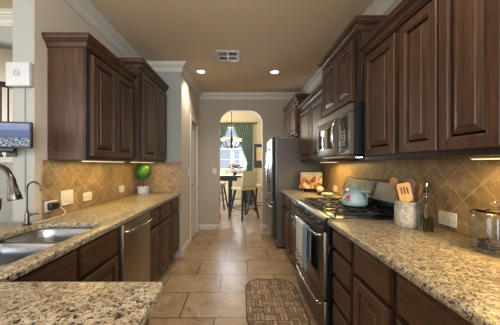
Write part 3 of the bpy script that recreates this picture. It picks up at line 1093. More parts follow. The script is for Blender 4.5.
dn = obj('door', bowed_panel(3.727, 4.167, 0.725, 1.73), M['fridge_steel'], t)
df = obj('door', bowed_panel(4.173, 4.613, 0.725, 1.73), M['fridge_steel'], t)
dz = obj('freezer_drawer', bowed_panel(3.727, 4.613, 0.135, 0.712), M['fridge_steel'], t)
for par, y in ((dn, 4.130), (df, 4.210)):
    pts = [(0.487, y, 0.82), (0.450, y, 0.83)] + [(0.447 - 0.012 * math.sin(PI * k / 10), y, 0.84 + 0.72 * k / 10) for k in range(11)] + [(0.450, y, 1.57), (0.487, y, 1.58)]
    obj('handle', tube(pts, 0.011, n=10), M['chrome'], par)
pts = [(0.491, 3.800, 0.645), (0.460, 3.805, 0.645)] + [(0.455 - 0.012 * math.sin(PI * k / 10), 3.820 + 0.70 * k / 10, 0.645) for k in range(11)] + [(0.460, 4.535, 0.645), (0.491, 4.540, 0.645)]
obj('handle', tube(pts, 0.011, n=10), M['chrome'], dz)
obj('dispenser', box(0.474, 0.497, 4.300, 4.500, 0.98, 1.32, bevel=0.004), M['gloss_black'], df)
obj('hinge_cover', box(0.50, 0.60, 3.730, 3.800, 1.7305, 1.75, bevel=0.004), M['fridge_side'], t)
obj('hinge_cover', box(0.50, 0.60, 4.540, 4.610, 1.7305, 1.75, bevel=0.004), M['fridge_side'], t)

# ================================================================== LIGHTS AND CEILING FITTINGS
lens_light = []


def downlight(x, y, label):
    t = thing('recessed_downlight', label, 'ceiling light', (x, y, CEIL), 'recessed ceiling lights')
    obj('trim_ring', lathe([(0.062, -0.001), (0.088, -0.001), (0.092, -0.004), (0.088, -0.009), (0.066, -0.012), (0.060, -0.005)], (x, y, CEIL), n=32), M['white'], t)
    obj('lens', lathe([(0, -0.006), (0.050, -0.006), (0.061, -0.004), (0.061, -0.001), (0, -0.001)], (x, y, CEIL), n=32), M['lamp'], t)
    d = bpy.data.lights.new('downlight_beam', 'SPOT')
    d.energy = 62
    d.color = (1.0, 0.91, 0.80)
    d.spot_size = math.radians(128)
    d.spot_blend = 0.9
    d.shadow_soft_size = 0.06
    o = bpy.data.objects.new('downlight_beam', d)
    COL.objects.link(o)
    o.parent = t
    o.location = (0, 0, -0.03)
    return t


dl = downlight(-0.613, 3.68, 'small round recessed ceiling light left of the other, in front of the pantry wall')
dup(dl, (0.52, 3.70, CEIL), None, 'small round recessed ceiling light right of the other, nearer the range side')

dup(dl, (-0.55, 0.9, CEIL), None, 'added out-of-view ceiling light above the sink end, nearer than the two in view')  # added pair overhead with no fitting seen, evens the room light
dup(dl, (0.50, 0.9, CEIL), None, 'added out-of-view ceiling light above the right foreground worktop, nearer than the two in view')  # second of the added pair, out of view

vx, vy = -0.172, 3.15
t = thing('ceiling_vent', 'white square air register with four dark louvred sections in the ceiling', 'vent', (vx, vy, CEIL))
o4 = [[(vx - 0.155, vy - 0.15), (vx + 0.155, vy - 0.15), (vx + 0.155, vy + 0.15), (vx - 0.155, vy + 0.15)]]
for sx in (-1, 1):
    for sy in (-1, 1):
        cx, cy = vx + sx * 0.064, vy + sy * 0.062
        o4.append([(cx - 0.054, cy - 0.052), (cx + 0.054, cy - 0.052), (cx + 0.054, cy + 0.052), (cx - 0.054, cy + 0.052)])
bm = plate(o4, 0.012, 0.002)
bmesh.ops.transform(bm, matrix=Matrix.Translation((0, 0, CEIL - 0.013)), verts=bm.verts)
obj('frame', bm, M['white'], t)
obj('duct_backing', box(vx - 0.14, vx + 0.14, vy - 0.135, vy + 0.135, CEIL - 0.003, CEIL - 0.0008), flat('duct_dark', srgb(40, 36, 32), 0.8), t)
for sx in (-1, 1):
    for sy in (-1, 1):
        cx, cy = vx + sx * 0.064, vy + sy * 0.062
        bm = bmesh.new()
        for k in range(5):
            o = -0.042 + 0.021 * k
            if sx * sy > 0:
                add_box(bm, cx - 0.053, cx + 0.053, cy + o - 0.003, cy + o + 0.003, CEIL - 0.010, CEIL - 0.004)
            else:
                add_box(bm, cx + o - 0.003, cx + o + 0.003, cy - 0.051, cy + 0.051, CEIL - 0.010, CEIL - 0.004)
        obj('louvre', bm, flat('louvre_gray', srgb(120, 114, 104), 0.5), t)


def under_light(label, x, y, ln, power, s):
    t = thing('under_cabinet_light', label, 'light', (x, y, UB), 'under cabinet lights')
    obj('housing', box(x - 0.03, x + 0.03, y - ln / 2, y + ln / 2, UB - 0.009, UB - 0.0006, bevel=0.003), M['white'], t)
    obj('lens', box(x - 0.024, x + 0.024, y - ln / 2 + 0.01, y + ln / 2 - 0.01, UB - 0.013, UB - 0.0092), M['strip'], t)
    area_light('strip_glow', (x, y, UB - 0.016), (0, 0, 0), 0.05, ln, power, (1.0, 0.70, 0.24), t)
    return t


under_light('glowing yellow strip light under the right wall cabinets, above the glass jar', 1.09, 0.78, 0.68, 8.0, 1)
under_light('strip light under the wall cabinet between microwave and refrigerator', 1.05, 2.90, 0.46, 6.5, 1)
under_light('strip light under the lower left wall cabinet, above the white outlets', -1.22, 2.17, 0.60, 3.6, -1)
under_light('strip light under the taller left wall cabinet, above the topiary plant', -1.20, 2.95, 0.60, 2.6, -1)


# ================================================================== WALL PLATES
def wall_plate(label, cx, cy, cz, wd, ht, axis, sgn, kind, mat='ivory'):
    """axis 'X': on a side wall whose room side is sgn; axis 'Y': on a wall facing the camera."""
    t = thing('outlet' if kind == 'outlet' else 'light_switch', label, 'outlet' if kind == 'outlet' else 'switch', (cx, cy, cz), 'wall plates')

    def B(u0, u1, v0, v1, w0, w1, bv=0.0):
        if axis == 'X':
            return box(cx + sgn * w0, cx + sgn * w1, cy + u0, cy + u1, cz + v0, cz + v1, bevel=bv)
        return box(cx + u0, cx + u1, cy - w0, cy - w1, cz + v0, cz + v1, bevel=bv)
    obj('cover_plate', B(-wd / 2, wd / 2, -ht / 2, ht / 2, 0.0006, 0.007, 0.0025), M[mat], t)
    if kind == 'outlet':
        along = wd > ht
        for o in (-0.021, 0.021):
            ou, ov = (o, 0) if along else (0, o)
            so = obj('socket', B(ou - 0.016, ou + 0.016, ov - 0.016, ov + 0.016, 0.007, 0.009, 0.001), M[mat], t)
            bm = None
            for e in (-0.006, 0.006):
                eu, ev = (0, e) if along else (e, 0)
                hu, hv = (0.005, 0.0012) if along else (0.0012, 0.005)
                b2 = B(ou + eu - hu, ou + eu + hu, ov + ev - hv, ov + ev + hv, 0.009, 0.0094)
                if bm is None:
                    bm = b2
                else:
                    merge(bm, b2)
            obj('slot', bm, M['black'], so)
    else:
        n = 2 if wd > 0.1 else 1
        for k in range(n):
            o = (k - (n - 1) / 2) * 0.046
            obj('rocker', B(o - 0.016, o + 0.016, -0.032, 0.032, 0.007, 0.011, 0.002), M[mat], t)
    return t


XT = XL + 0.010
wall_plate('white outlet plate holding the black plug adapter, on the left tile wall', XT, 1.780, 1.003, 0.121, 0.078, 'X', 1, 'outlet')
wall_plate('large white double switch plate on the left tile wall, beside the black plug adapter', XT, 1.943, 1.043, 0.135, 0.118, 'X', 1, 'switch')
wall_plate('white horizontal outlet in the middle of the left tile wall', XT, 2.20, 1.017, 0.118, 0.078, 'X', 1, 'outlet')
wall_plate('small white outlet far along the left tile wall, nearest the topiary', XT, 2.83, 1.021, 0.118, 0.078, 'X', 1, 'outlet')
wall_plate('white horizontal outlet on the right tile wall between oil bottle and glass jar', XR - 0.010, 1.438, 0.985, 0.125, 0.082, 'X', -1, 'outlet')
wall_plate('outlet on the right tile wall behind the glass candy dish', XR - 0.010, 3.14, 0.995, 0.118, 0.078, 'X', -1, 'outlet')
wall_plate('white light switch on the back wall left of the archway', -0.535, YB, 1.175, 0.075, 0.118, 'Y', -1, 'switch')
wall_plate('white light switch on the pantry side wall beside the door casing', -0.845, 3.86, 1.19, 0.075, 0.118, 'X', 1, 'switch')
# plug adapter and its cable
t = thing('plug_adapter', 'black plug-in power adapter on the left tile wall', 'adapter', (XT + 0.03, 1.770, 1.003))
obj('body', box(XT + 0.0098, XT + 0.045, 1.730, 1.815, 0.976, 1.032, bevel=0.010, seg=3), M['black'], t)
pts = [(XT + 0.03, 1.813, 0.993), (XT + 0.04, 1.85, 0.97), (XT + 0.05, 1.86, 0.94), (XT + 0.06, 1.82, CT + 0.006), (XT + 0.06, 1.72, CT + 0.004), (XT + 0.055, 1.64, CT + 0.004), (XT + 0.045, 1.58, CT + 0.004), (-1.385, 1.56, CT + 0.004)]
obj('cable', tube(pts, 0.003, n=8), M['ivory'], t, label='white cable running over the worktop')
tag(obj('door_stop', tube([(-0.478, YB - 0.0145, 0.05), (-0.478, YB - 0.075, 0.052), (-0.478, YB - 0.085, 0.052)], [0.006, 0.006, 0.010], n=10), M['bronze']), 'small dark door stop on the baseboard left of the archway', 'door stop')

# ------------------------------------------------------------------ box and screen on the column
t = thing('wall_hub', 'white square plastic box with a round button, mounted high on the gray column', 'control box', (-1.508, 1.646, 1.918))
obj('case', box(-1.580, -1.418, 1.604, 1.6475, 1.836, 2.000, bevel=0.010, seg=3), M['white'], t)
obj('button_ring', lathe([(0.017, -0.0005), (0.017, -0.003), (0.023, -0.003), (0.023, -0.0005)], (-1.499, 1.604, 1.924), axis='Y', n=28), flat('ring_gray', srgb(150, 156, 164), 0.4), t)
obj('button', lathe([(0.0, -0.002), (0.007, -0.002), (0.007, -0.0003)], (-1.499, 1.604, 1.924), axis='Y', n=18, sy=1.4), flat('button_gray', srgb(160, 165, 172), 0.4), t)
obj('cord', tube([(-1.478, 1.642, 1.837), (-1.480, 1.643, 1.70), (-1.478, 1.643, 1.40), (-1.480, 1.643, 1.10)], 0.0028, n=8), flat('gray_cord', srgb(130, 132, 128), 0.5), t, label='thin gray cord running down the column')

sc_k = NT('beach_picture_screen')
v = sc_k.coords()
s = sc_k.n('ShaderNodeSeparateXYZ')
sc_k.link(v, s.inputs[0])
zz = sc_k.math('ADD', sc_k.math('MULTIPLY', s.outputs[2], 1.0 / 0.142), 0.5)
sky = sc_k.ramp(zz, [(0.0, srgb(70, 84, 120)), (0.38, srgb(74, 92, 134)), (0.42, srgb(96, 118, 164)), (0.70, srgb(112, 128, 176)), (0.73, srgb(150, 158, 204)), (1.0, srgb(172, 178, 214))])
vm = sc_k.coords((60, 60, 130))
nz = sc_k.noise(vm, 1.0, 4, 0.7)
town = sc_k.ramp(nz.outputs['Fac'], [(0.40, srgb(40, 50, 72)), (0.5, srgb(120, 132, 158)), (0.58, srgb(214, 220, 228))])
msk = sc_k.ramp(sc_k.math('ADD', zz, sc_k.math('MULTIPLY', nz.outputs['Fac'], 0.12)), [(0.42, (1, 1, 1, 1)), (0.46, (0, 0, 0, 1))])
pic = sc_k.mix(msk, sky, town)
sc_k.link(pic, sc_k.b.inputs['Emission Color'])
sc_k.b.inputs['Emission Strength'].default_value = 0.8
sc_k.set(Base_Color=(0.02, 0.02, 0.02, 1), Roughness=0.5)
sc_k.b.inputs['Specular IOR Level'].default_value = 0.1
ctr = Vector((-1.448, 1.475, 1.494))
t = thing('display_screen', 'small black framed screen showing a seaside picture, on a bracket at the left edge', 'screen', ctr)
wd, ht = 0.275, 0.163
obj('bezel', box(ctr.x - wd / 2, ctr.x + wd / 2, ctr.y, ctr.y + 0.022, ctr.z - ht / 2, ctr.z + ht / 2, bevel=0.004), M['black'], t)
obj('picture', box(ctr.x - wd / 2 + 0.011, ctr.x + wd / 2 - 0.011, ctr.y - 0.0015, ctr.y - 0.0002, ctr.z - ht / 2 + 0.011, ctr.z + ht / 2 - 0.011), sc_k.m, t)
bm = box(ctr.x - 0.075, ctr.x + 0.03, ctr.y + 0.006, ctr.y + 0.02, ctr.z - ht / 2 - 0.022, ctr.z - ht / 2 - 0.0005, bevel=0.003)
add_box(bm, ctr.x - 0.085, ctr.x - 0.06, ctr.y + 0.01, ctr.y + 0.165, ctr.z - 0.105, ctr.z - 0.085, bevel=0.003)
add_box(bm, ctr.x + 0.02, ctr.x + 0.04, ctr.y + 0.002, ctr.y + 0.03, ctr.z - 0.105, ctr.z - 0.082, bevel=0.003)
add_box(bm, ctr.x - 0.10, ctr.x - 0.04, ctr.y + 0.160, ctr.y + 0.170, ctr.z - 0.13, ctr.z - 0.06, bevel=0.003)
obj('bracket', bm, M['black'], t)
t.rotation_euler = (0, 0, math.radians(12))

# ------------------------------------------------------------------ stair railing in the next room
t = thing('stair_railing', 'dark iron stair railing seen past the column at the left edge', 'railing', (-2.6, 2.9, 1.40))


def rail_z(x):
    return 2.27 - 0.40 * (x + 2.83) / 1.0 * 0.45


obj('handrail', tube([(-4.5, 2.9, rail_z(-4.5)), (-1.95, 2.9, rail_z(-1.95)), (-1.70, 2.9, rail_z(-1.70))], 0.034, n=12), flat('dark_rail_wood', srgb(44, 30, 24), 0.35), t)
k = 0
x = -2.725
while x > -4.4:
    k += 1
    bm = tube([(x, 2.9, 1.4005), (x, 2.9, rail_z(x) - 0.02)], 0.0085, n=8)
    add_lathe(bm, [(0.0085, -0.03), (0.018, 0), (0.0085, 0.03)], (x, 2.9, 1.80), n=8)
    add_box(bm, x - 0.015, x + 0.015, 2.885, 2.915, 1.4005, 1.425)
    obj('baluster', bm, M['bronze'], t)
    x -= 0.088
for x in (-2.637, -2.549, -2.461):
    bm = tube([(x, 2.9, 1.4005), (x, 2.9, rail_z(x) - 0.02)], 0.0085, n=8)
    add_lathe(bm, [(0.0085, -0.03), (0.018, 0), (0.0085, 0.03)], (x, 2.9, 1.80), n=8)
    add_box(bm, x - 0.015, x + 0.015, 2.885, 2.915, 1.4005, 1.425)
    obj('baluster', bm, M['bronze'], t)

# ================================================================== THINGS ON THE LEFT COUNTER
px, py = -1.295, 3.18
t = thing('topiary_plant', 'small round green topiary in a white patterned pot at the end of the left counter', 'plant', (px, py, CT))
pk = NT('patterned_pot_glaze')
v = pk.coords()
wv = pk.n('ShaderNodeTexWave', bands_direction='Z')
pk.link(v, wv.inputs['Vector'])
wv.inputs['Scale'].default_value = 14
wv.inputs['Distortion'].default_value = 6
pk.set(Base_Color=pk.ramp(wv.outputs['Fac'], [(0.55, srgb(206, 206, 206)), (0.75, srgb(140, 150, 166))]), Roughness=0.25)
obj('pot', lathe([(0, 0.0006), (0.068, 0.0006), (0.074, 0.01), (0.078, 0.09), (0.081, 0.10), (0.075, 0.10), (0.072, 0.085), (0, 0.085)], (px, py, CT)), pk.m, t)
obj('soil', lathe([(0, 0.09), (0.05, 0.088), (0.0718, 0.0852)], (px, py, CT)), flat('potting_moss', srgb(66, 60, 36), 0.9, bump=0.5, noise_amt=0.4), t)
obj('trunk', tube([(px, py, CT + 0.086), (px + 0.004, py, CT + 0.15), (px - 0.002, py, CT + 0.22)], 0.007, n=8), flat('topiary_stem', srgb(84, 66, 44), 0.8), t)
bm = bmesh.new()
rnd = random.Random(3)
cc = Vector((px, py, CT + 0.29))
add_lathe(bm, [(0, -0.085), (0.05, -0.07), (0.085, 0), (0.05, 0.07), (0, 0.085)], cc, n=12)
for k in range(900):
    z = rnd.uniform(-1, 1)
    a = rnd.uniform(0, 2 * PI)
    q = math.sqrt(1 - z * z)
    n_ = Vector((q * math.cos(a), q * math.sin(a), z))
    p = cc + n_ * rnd.uniform(0.075, 0.104)
    t1 = n_.cross(Vector((rnd.uniform(-1, 1), rnd.uniform(-1, 1), rnd.uniform(-1, 1)))).normalized()
    t2 = (n_.cross(t1) + n_ * rnd.uniform(-0.9, 0.9)).normalized()
    L, Wd = rnd.uniform(0.010, 0.016), rnd.uniform(0.005, 0.008)
    vs = [bm.verts.new(p - t2 * L), bm.verts.new(p + t1 * Wd), bm.verts.new(p + t2 * L), bm.verts.new(p - t1 * Wd)]
    bm.faces.new(vs)
obj('foliage', bm, flat('topiary_leaf', srgb(66, 112, 36), 0.5, noise_amt=0.45, scale=90), t, smooth=False, recalc=False)

# ================================================================== THINGS ON THE RIGHT COUNTER
# utensil crock
cx, cy = 1.060, 1.525
t = thing('utensil_crock', 'squat gray embossed stoneware crock holding wooden utensils', 'crock', (cx, cy, CT))
ck2 = NT('embossed_stoneware')
v = ck2.coords()
n1 = ck2.noise(v, 38, 4, 0.6, 1.5)
ck2.set(Base_Color=ck2.ramp(n1.outputs['Fac'], [(0.35, srgb(138, 134, 124)), (0.6, srgb(184, 180, 166))]), Roughness=0.45)
ck2.bump(n1.outputs['Fac'], 0.5, 0.006)
CH = 0.158
prof = [(0, 0.0006), (0.066, 0.0006), (0.072, 0.008), (0.074, 0.05), (0.073, 0.12), (0.070, 0.138), (0.074, 0.148), (0.074, CH), (0.066, CH), (0.064, 0.13), (0.066, 0.02), (0, 0.014)]
obj('pot', lathe(prof, (cx, cy, CT), n=36), ck2.m, t)


def utensil(label, kind, base, tip, mat, wd, ln, twist=0.0, slots=False, th=0.006):
    """A wooden tool from base (in the crock) to tip; blade of length ln and half-width wd at the top."""
    b, e = Vector(base), Vector(tip)
    d = (e - b).normalized()
    t_ = thing(kind, label, 'utensil', b, 'wooden utensils in the crock')
    neck = e - d * ln
    obj('handle', tube([b, b + (neck - b) * 0.5, neck + d * 0.01], [0.0065, 0.0062, 0.007], n=10), mat, t_)
    # blade outline in its own plane, facing the camera
    view = Vector((b.x, b.y - 0.0, 0)).normalized()
    view = (Matrix.Rotation(twist, 3, 'Z') @ view)
    sd = d.cross(view).normalized()
    nn = sd.cross(d).normalized()
    if slots:
        o = rrect(-wd, wd, 0, ln, (wd * 0.5, wd * 0.3, wd * 0.75, wd * 0.75), 6)
        hs = [rrect(x - 0.0035, x + 0.0035, ln * 0.42, ln * 0.78, 0.003, 3) for x in (-wd * 0.42, 0, wd * 0.42)]
        bm_ = plate([o] + hs, th, 0.0015)
    else:
        o = [(wd * math.cos(a) * (1.0 if math.sin(a) > -0.2 else 0.92), ln * 0.5 + ln * 0.5 * math.sin(a)) for a in [2 * PI * k / 24 for k in range(24)]]
        bm_ = plate([o], th, 0.0018)
    mt = Matrix(((sd.x, d.x, nn.x, neck.x), (sd.y, d.y, nn.y, neck.y), (sd.z, d.z, nn.z, neck.z), (0, 0, 0, 1)))
    bmesh.ops.transform(bm_, matrix=mt, verts=bm_.verts)
    obj('blade', bm_, mat, t_)
    return t_


def lw(name, a, b):
    return wood(name, srgb(*a), srgb(*[(p + q) // 2 for p, q in zip(a, b)]), srgb(*b), (60, 60, 9), 0.55, 0.0)


light_w = lw('pale_beech', (188, 142, 82), (222, 182, 118))
mid_w = lw('olive_wood', (122, 78, 46), (160, 108, 66))
dark_w = lw('walnut', (84, 52, 34), (124, 80, 54))
zb = CT + 0.03
utensil('pale wooden slotted spatula leaning in the stoneware crock', 'slotted_spatula', (cx - 0.002, cy - 0.045, zb), (cx - 0.062, cy - 0.042, CT + 0.275), light_w, 0.036, 0.12, slots=True)
utensil('brown wooden spoon behind the slotted spatula in the crock', 'wooden_spoon', (cx - 0.030, cy + 0.025, zb), (cx - 0.072, cy + 0.035, CT + 0.308), mid_w, 0.024, 0.075)
utensil('wide dark walnut spoon right of the slotted spatula in the crock', 'wooden_spoon', (cx + 0.002, cy + 0.034, zb), (cx + 0.040, cy + 0.036, CT + 0.305), dark_w, 0.036, 0.105)
utensil('narrow brown wooden scraper leaning furthest right in the crock', 'wooden_scraper', (cx + 0.030, cy + 0.0, zb), (cx + 0.085, cy + 0.0, CT + 0.275), mid_w, 0.015, 0.11, twist=0.7)
utensil('thin dark wooden fork handle at the right rim of the crock', 'wooden_fork', (cx + 0.018, cy - 0.030, zb), (cx + 0.066, cy - 0.032, CT + 0.262), dark_w, 0.012, 0.09, twist=0.4)

# oil bottle
bx, by = 1.080, 1.400
t = thing('oil_bottle', 'square clear glass bottle half full of green olive oil, right of the crock', 'bottle', (bx, by, CT))


def sq(z, r, cr):
    return [(bx + x, by + y, CT + z) for x, y in rrect(-r, r, -r, r, cr, 4)]


bm = bmesh.new()
loft(bm, [sq(z, r, c) for z, r, c in ((0.0006, 0.027, 0.006), (0.004, 0.030, 0.007), (0.165, 0.030, 0.007), (0.185, 0.024, 0.010), (0.195, 0.0135, 0.0134), (0.222, 0.0125, 0.0124), (0.222, 0.009, 0.0088), (0.196, 0.0095, 0.0093), (0.180, 0.022, 0.009), (0.162, 0.0265, 0.006), (0.012, 0.0265, 0.006), (0.009, 0.022, 0.006))])
obj('glass_body', bm, M['glass'], t)
bm = bmesh.new()
loft(bm, [sq(z, r, c) for z, r, c in ((0.0125, 0.0262, 0.006), (0.088, 0.0262, 0.006))])
ok_ = NT('olive_oil')
nz = ok_.noise(ok_.coords(), 12, 2)
ok_.set(Base_Color=ok_.ramp(nz.outputs['Fac'], [(0.3, srgb(120, 112, 34)), (0.7, srgb(138, 128, 44))]), Roughness=0.1, IOR=1.46)
ok_.b.inputs['Transmission Weight'].default_value = 0.85
obj('oil', bm, ok_.m, t)
bm = lathe([(0, 0.205), (0.0085, 0.205), (0.0085, 0.2225), (0.015, 0.223), (0.016, 0.236), (0.008, 0.240), (0.0055, 0.262), (0, 0.262)], (bx, by, CT), n=16)
sp = obj('stopper', bm, M['black'], t)
obj('pour_spout', tube([(bx, by, CT + 0.260), (bx + 0.001, by, CT + 0.268), (bx + 0.005, by, CT + 0.278)], [0.0045, 0.004, 0.003], n=8), M['chrome'], sp)

# glass jar
jx, jy, jr = 1.128, 1.062, 0.086
t = thing('glass_jar', 'big round clear glass jar with a knobbed lid at the right edge of the photo', 'jar', (jx, jy, CT))
JH = 0.168
prof = [(0, 0.0006), (jr - 0.006, 0.0006), (jr, 0.006), (jr, JH - 0.012), (jr - 0.004, JH), (jr - 0.009, JH), (jr - 0.006, JH - 0.014), (jr - 0.005, 0.014), (jr - 0.012, 0.009), (0, 0.009)]
obj('glass_body', lathe(prof, (jx, jy, CT), n=48), M['pane'], t)
prof = [(0, JH + 0.022), (0.03, JH + 0.021), (0.045, JH + 0.014), (jr - 0.012, JH + 0.010), (jr - 0.006, JH + 0.0012), (jr + 0.001, JH + 0.0012), (jr + 0.002, JH + 0.008), (jr - 0.010, JH + 0.016), (0.05, JH + 0.020), (0.040, JH + 0.027), (0.018, JH + 0.029), (0.010, JH + 0.034), (0.011, JH + 0.038), (0.018, JH + 0.046), (0.018, JH + 0.054), (0.011, JH + 0.061), (0, JH + 0.062)]
obj('lid', lathe(prof, (jx, jy, CT), n=40), M['glass'], t)
rnd = random.Random(11)
cm = flat('dark_dog_biscuit', srgb(54, 38, 30), 0.7, noise_amt=0.3, bump=0.3)
cmm = flat('tan_dog_biscuit', srgb(110, 78, 52), 0.7, noise_amt=0.3, bump=0.3)
bisc = 0
for lay in range(3):
    for k in range(7):
        a = 2 * PI * k / 7 + lay * 0.45
        rr = 0.044 if k else 0.0
        bm = bmesh.new()
        add_tube(bm, [(-0.015, 0, 0), (-0.008, 0, 0), (0.008, 0, 0), (0.015, 0, 0)], [0.006, 0.0055, 0.0055, 0.006], n=8)
        for e in (-0.016, 0.016):
            add_lathe(bm, [(0, -0.0055), (0.006, -0.004), (0.008, 0), (0.006, 0.004), (0, 0.0055)], (e, 0.005, 0), n=8)
            add_lathe(bm, [(0, -0.0055), (0.006, -0.004), (0.008, 0), (0.006, 0.004), (0, 0.0055)], (e, -0.005, 0), n=8)
        p = (jx + rr * math.cos(a), jy + rr * math.sin(a), CT + 0.0168 + lay * 0.014)
        bmesh.ops.transform(bm, matrix=Matrix.Translation(p) @ Matrix.Rotation(a + PI / 2 + rnd.uniform(-0.2, 0.2), 4, 'Z') @ Matrix.Rotation(rnd.uniform(-0.12, 0.12), 4, 'Y'), verts=bm.verts)
        o = obj('biscuit', bm, cm if rnd.random() < 0.7 else cmm, origin=p)
        tag(o, 'dark bone shaped treat at the bottom of the glass jar', 'biscuit', 'treats in the glass jar')

# kettle
kx, ky, kz = 0.975, 2.06, GZ + 0.0038
t = thing('kettle', 'pale blue enamel kettle with a red flower on the range grate', 'kettle', (kx, ky, kz))
en = flat('pale_blue_enamel', srgb(160, 182, 182), 0.15, noise_amt=0.03)
en2 = flat('deeper_blue_enamel', srgb(112, 150, 162), 0.15, noise_amt=0.03)
obj('body', lathe([(0, 0), (0.085, 0), (0.098, 0.008), (0.106, 0.03), (0.102, 0.055), (0.085, 0.083), (0.066, 0.105), (0.060, 0.116), (0.056, 0.116), (0.054, 0.11), (0, 0.11)], (kx, ky, kz), n=40), en, t)
ld = obj('lid', lathe([(0.0, 0.1105), (0.055, 0.1165), (0.071, 0.118), (0.072, 0.123), (0.054, 0.138), (0.022, 0.146), (0.015, 0.149), (0.0, 0.149)], (kx, ky, kz), n=36), en, t)
obj('knob', lathe([(0, 0.1485), (0.014, 0.1485), (0.012, 0.155), (0.023, 0.160), (0.026, 0.168), (0.021, 0.176), (0, 0.177)], (kx, ky, kz), n=24), en, ld)
hd = Vector((0.50, -0.86, 0)).normalized()


def kp(r, z, side=0.0):
    q = Vector((kx, ky, kz)) + hd * r + Vector((-hd.y, hd.x, 0)) * side
    return (q.x, q.y, kz + z)


obj('handle', tube([kp(0.058, 0.104), kp(0.078, 0.118), kp(0.096, 0.122), kp(0.110, 0.112), kp(0.116, 0.09), kp(0.112, 0.066), kp(0.098, 0.05)], [0.007, 0.008, 0.009, 0.009, 0.008, 0.007, 0.007], n=10), en2, t)
bm = bmesh.new()
add_lathe(bm, [(0, -0.010), (0.030, -0.008), (0.038, 0), (0.030, 0.008), (0, 0.010)], kp(0.108, 0.128), n=20)
obj('thumb_rest', bm, en, t)
sd_ = Vector((0.25, 0.97, 0)).normalized()
S = lambda r, z: (kx + sd_.x * r, ky + sd_.y * r, kz + z)
obj('spout', tube([S(0.085, 0.045), S(0.118, 0.070), S(0.135, 0.10), S(0.146, 0.108)], [0.022, 0.016, 0.011, 0.012], n=12), en, t)
# painted flower (thin relief on the body facing the aisle and the camera)
red = flat('red_flower_enamel', srgb(186, 60, 74), 0.25)
grn = flat('green_leaf_enamel', srgb(70, 122, 84), 0.25)


def relief(bm, ang, z, ru, rv):
    """small oval lying on the kettle's flank"""
    prof_r = [(0.03, 0.106), (0.055, 0.102), (0.083, 0.085), (0.105, 0.066)]

    def rad(zz):
        for (z0, r0), (z1, r1) in zip(prof_r[:-1], prof_r[1:]):
            if z0 <= zz <= z1:
                return r0 + (r1 - r0) * (zz - z0) / (z1 - z0)
        return 0.1
    cvs = []
    for k in range(12):
        a = 2 * PI * k / 12
        zz = z + rv * math.sin(a)
        th_ = ang + ru * math.cos(a) / 0.1
        r = rad(zz) + 0.0016
        cvs.append(bm.verts.new((kx + r * math.cos(th_), ky + r * math.sin(th_), kz + zz)))
    r = rad(z) + 0.003
    c0 = bm.verts.new((kx + r * math.cos(ang), ky + r * math.sin(ang), kz + z))
    for k in range(12):
        bm.faces.new((c0, cvs[k], cvs[(k + 1) % 12]))


fa = math.radians(212)
bm = bmesh.new()
for da, dzz in ((-0.12, 0.008), (0.10, 0.010), (-0.02, 0.018), (-0.06, -0.003), (0.08, -0.004)):
    relief(bm, fa + da, 0.068 + dzz, 0.011, 0.009)
fl = obj('flower', bm, red, t)
bm = bmesh.new()
for da, dzz in ((-0.22, -0.012), (0.22, -0.010), (0.02, -0.020)):
    relief(bm, fa + da, 0.064 + dzz, 0.010, 0.006)
obj('leaves', bm, grn, fl)

# framed picture on its easel
pkm = NT('brown_figures_print')
v = pkm.coords((16, 16, 9))
n1 = pkm.noise(v, 1.0, 4, 0.6, 1.2)
v2 = pkm.coords()
s = pkm.n('ShaderNodeSeparateXYZ')
pkm.link(v2, s.inputs[0])
zf = pkm.math('ADD', pkm.math('MULTIPLY', s.outputs[2], 4.4), 0.5)
fig = pkm.ramp(n1.outputs['Fac'], [(0.36, srgb(74, 36, 24)), (0.46, srgb(140, 78, 48)), (0.52, srgb(186, 140, 92)), (0.60, srgb(214, 196, 164))])
top = pkm.ramp(zf, [(0.72, (0, 0, 0, 1)), (0.95, (1, 1, 1, 1))])
pkm.set(Base_Color=pkm.mix(top, fig, srgb(186, 178, 168)), Roughness=0.4)
c = Vector((0.985, 3.42, 0.955))
t = thing('framed_picture', 'brown figure picture in a thin black frame leaning on the counter beside the refrigerator', 'picture', c)
fb = plate([rrect(-0.163, 0.163, 0, 0.266, 0.003, 2), rrect(-0.155, 0.155, 0.008, 0.258, 0.002, 2)], 0.014, 0.001)
rot = Matrix.Translation(c) @ Matrix.Rotation(math.radians(-28), 4, 'Z') @ Matrix.Rotation(math.radians(-20), 4, 'X') @ Matrix.Rotation(PI / 2, 4, 'X')
bmesh.ops.transform(fb, matrix=rot @ Matrix.Translation((0, 0, -0.004)), verts=fb.verts)
obj('frame', fb, M['black'], t)
ib = box(-0.1545, 0.1545, 0.0085, 0.2575, -0.002, 0.004)
bmesh.ops.transform(ib, matrix=rot, verts=ib.verts)
obj('print', ib, pkm.m, t, origin=(c.x, c.y, c.z + 0.118))
ex, ey = 0.985, 3.42
t = thing('easel_stand', 'low dark stand holding up the framed picture', 'stand', (ex, ey, CT))
obj('ledge', box(ex - 0.09, ex + 0.09, ey - 0.03, ey + 0.025, 0.938, 0.9445, bevel=0.002), M['bronze'], t)
for x in (ex - 0.075, ex + 0.075):
    obj('leg', box(x - 0.006, x + 0.006, ey - 0.032, ey + 0.14, CT + 0.0006, 0.9376, bevel=0.002), M['bronze'], t)
obj('back_rest', tube([(ex, ey + 0.125, 0.9385), (ex, ey + 0.088, 1.13)], 0.005, n=8), M['bronze'], t)
obj('cross_bar', box(ex - 0.068, ex + 0.068, ey + 0.115, ey + 0.135, CT + 0.008, 0.938, bevel=0.001), M['bronze'], t)
t.rotation_euler = (0, 0, math.radians(-28))

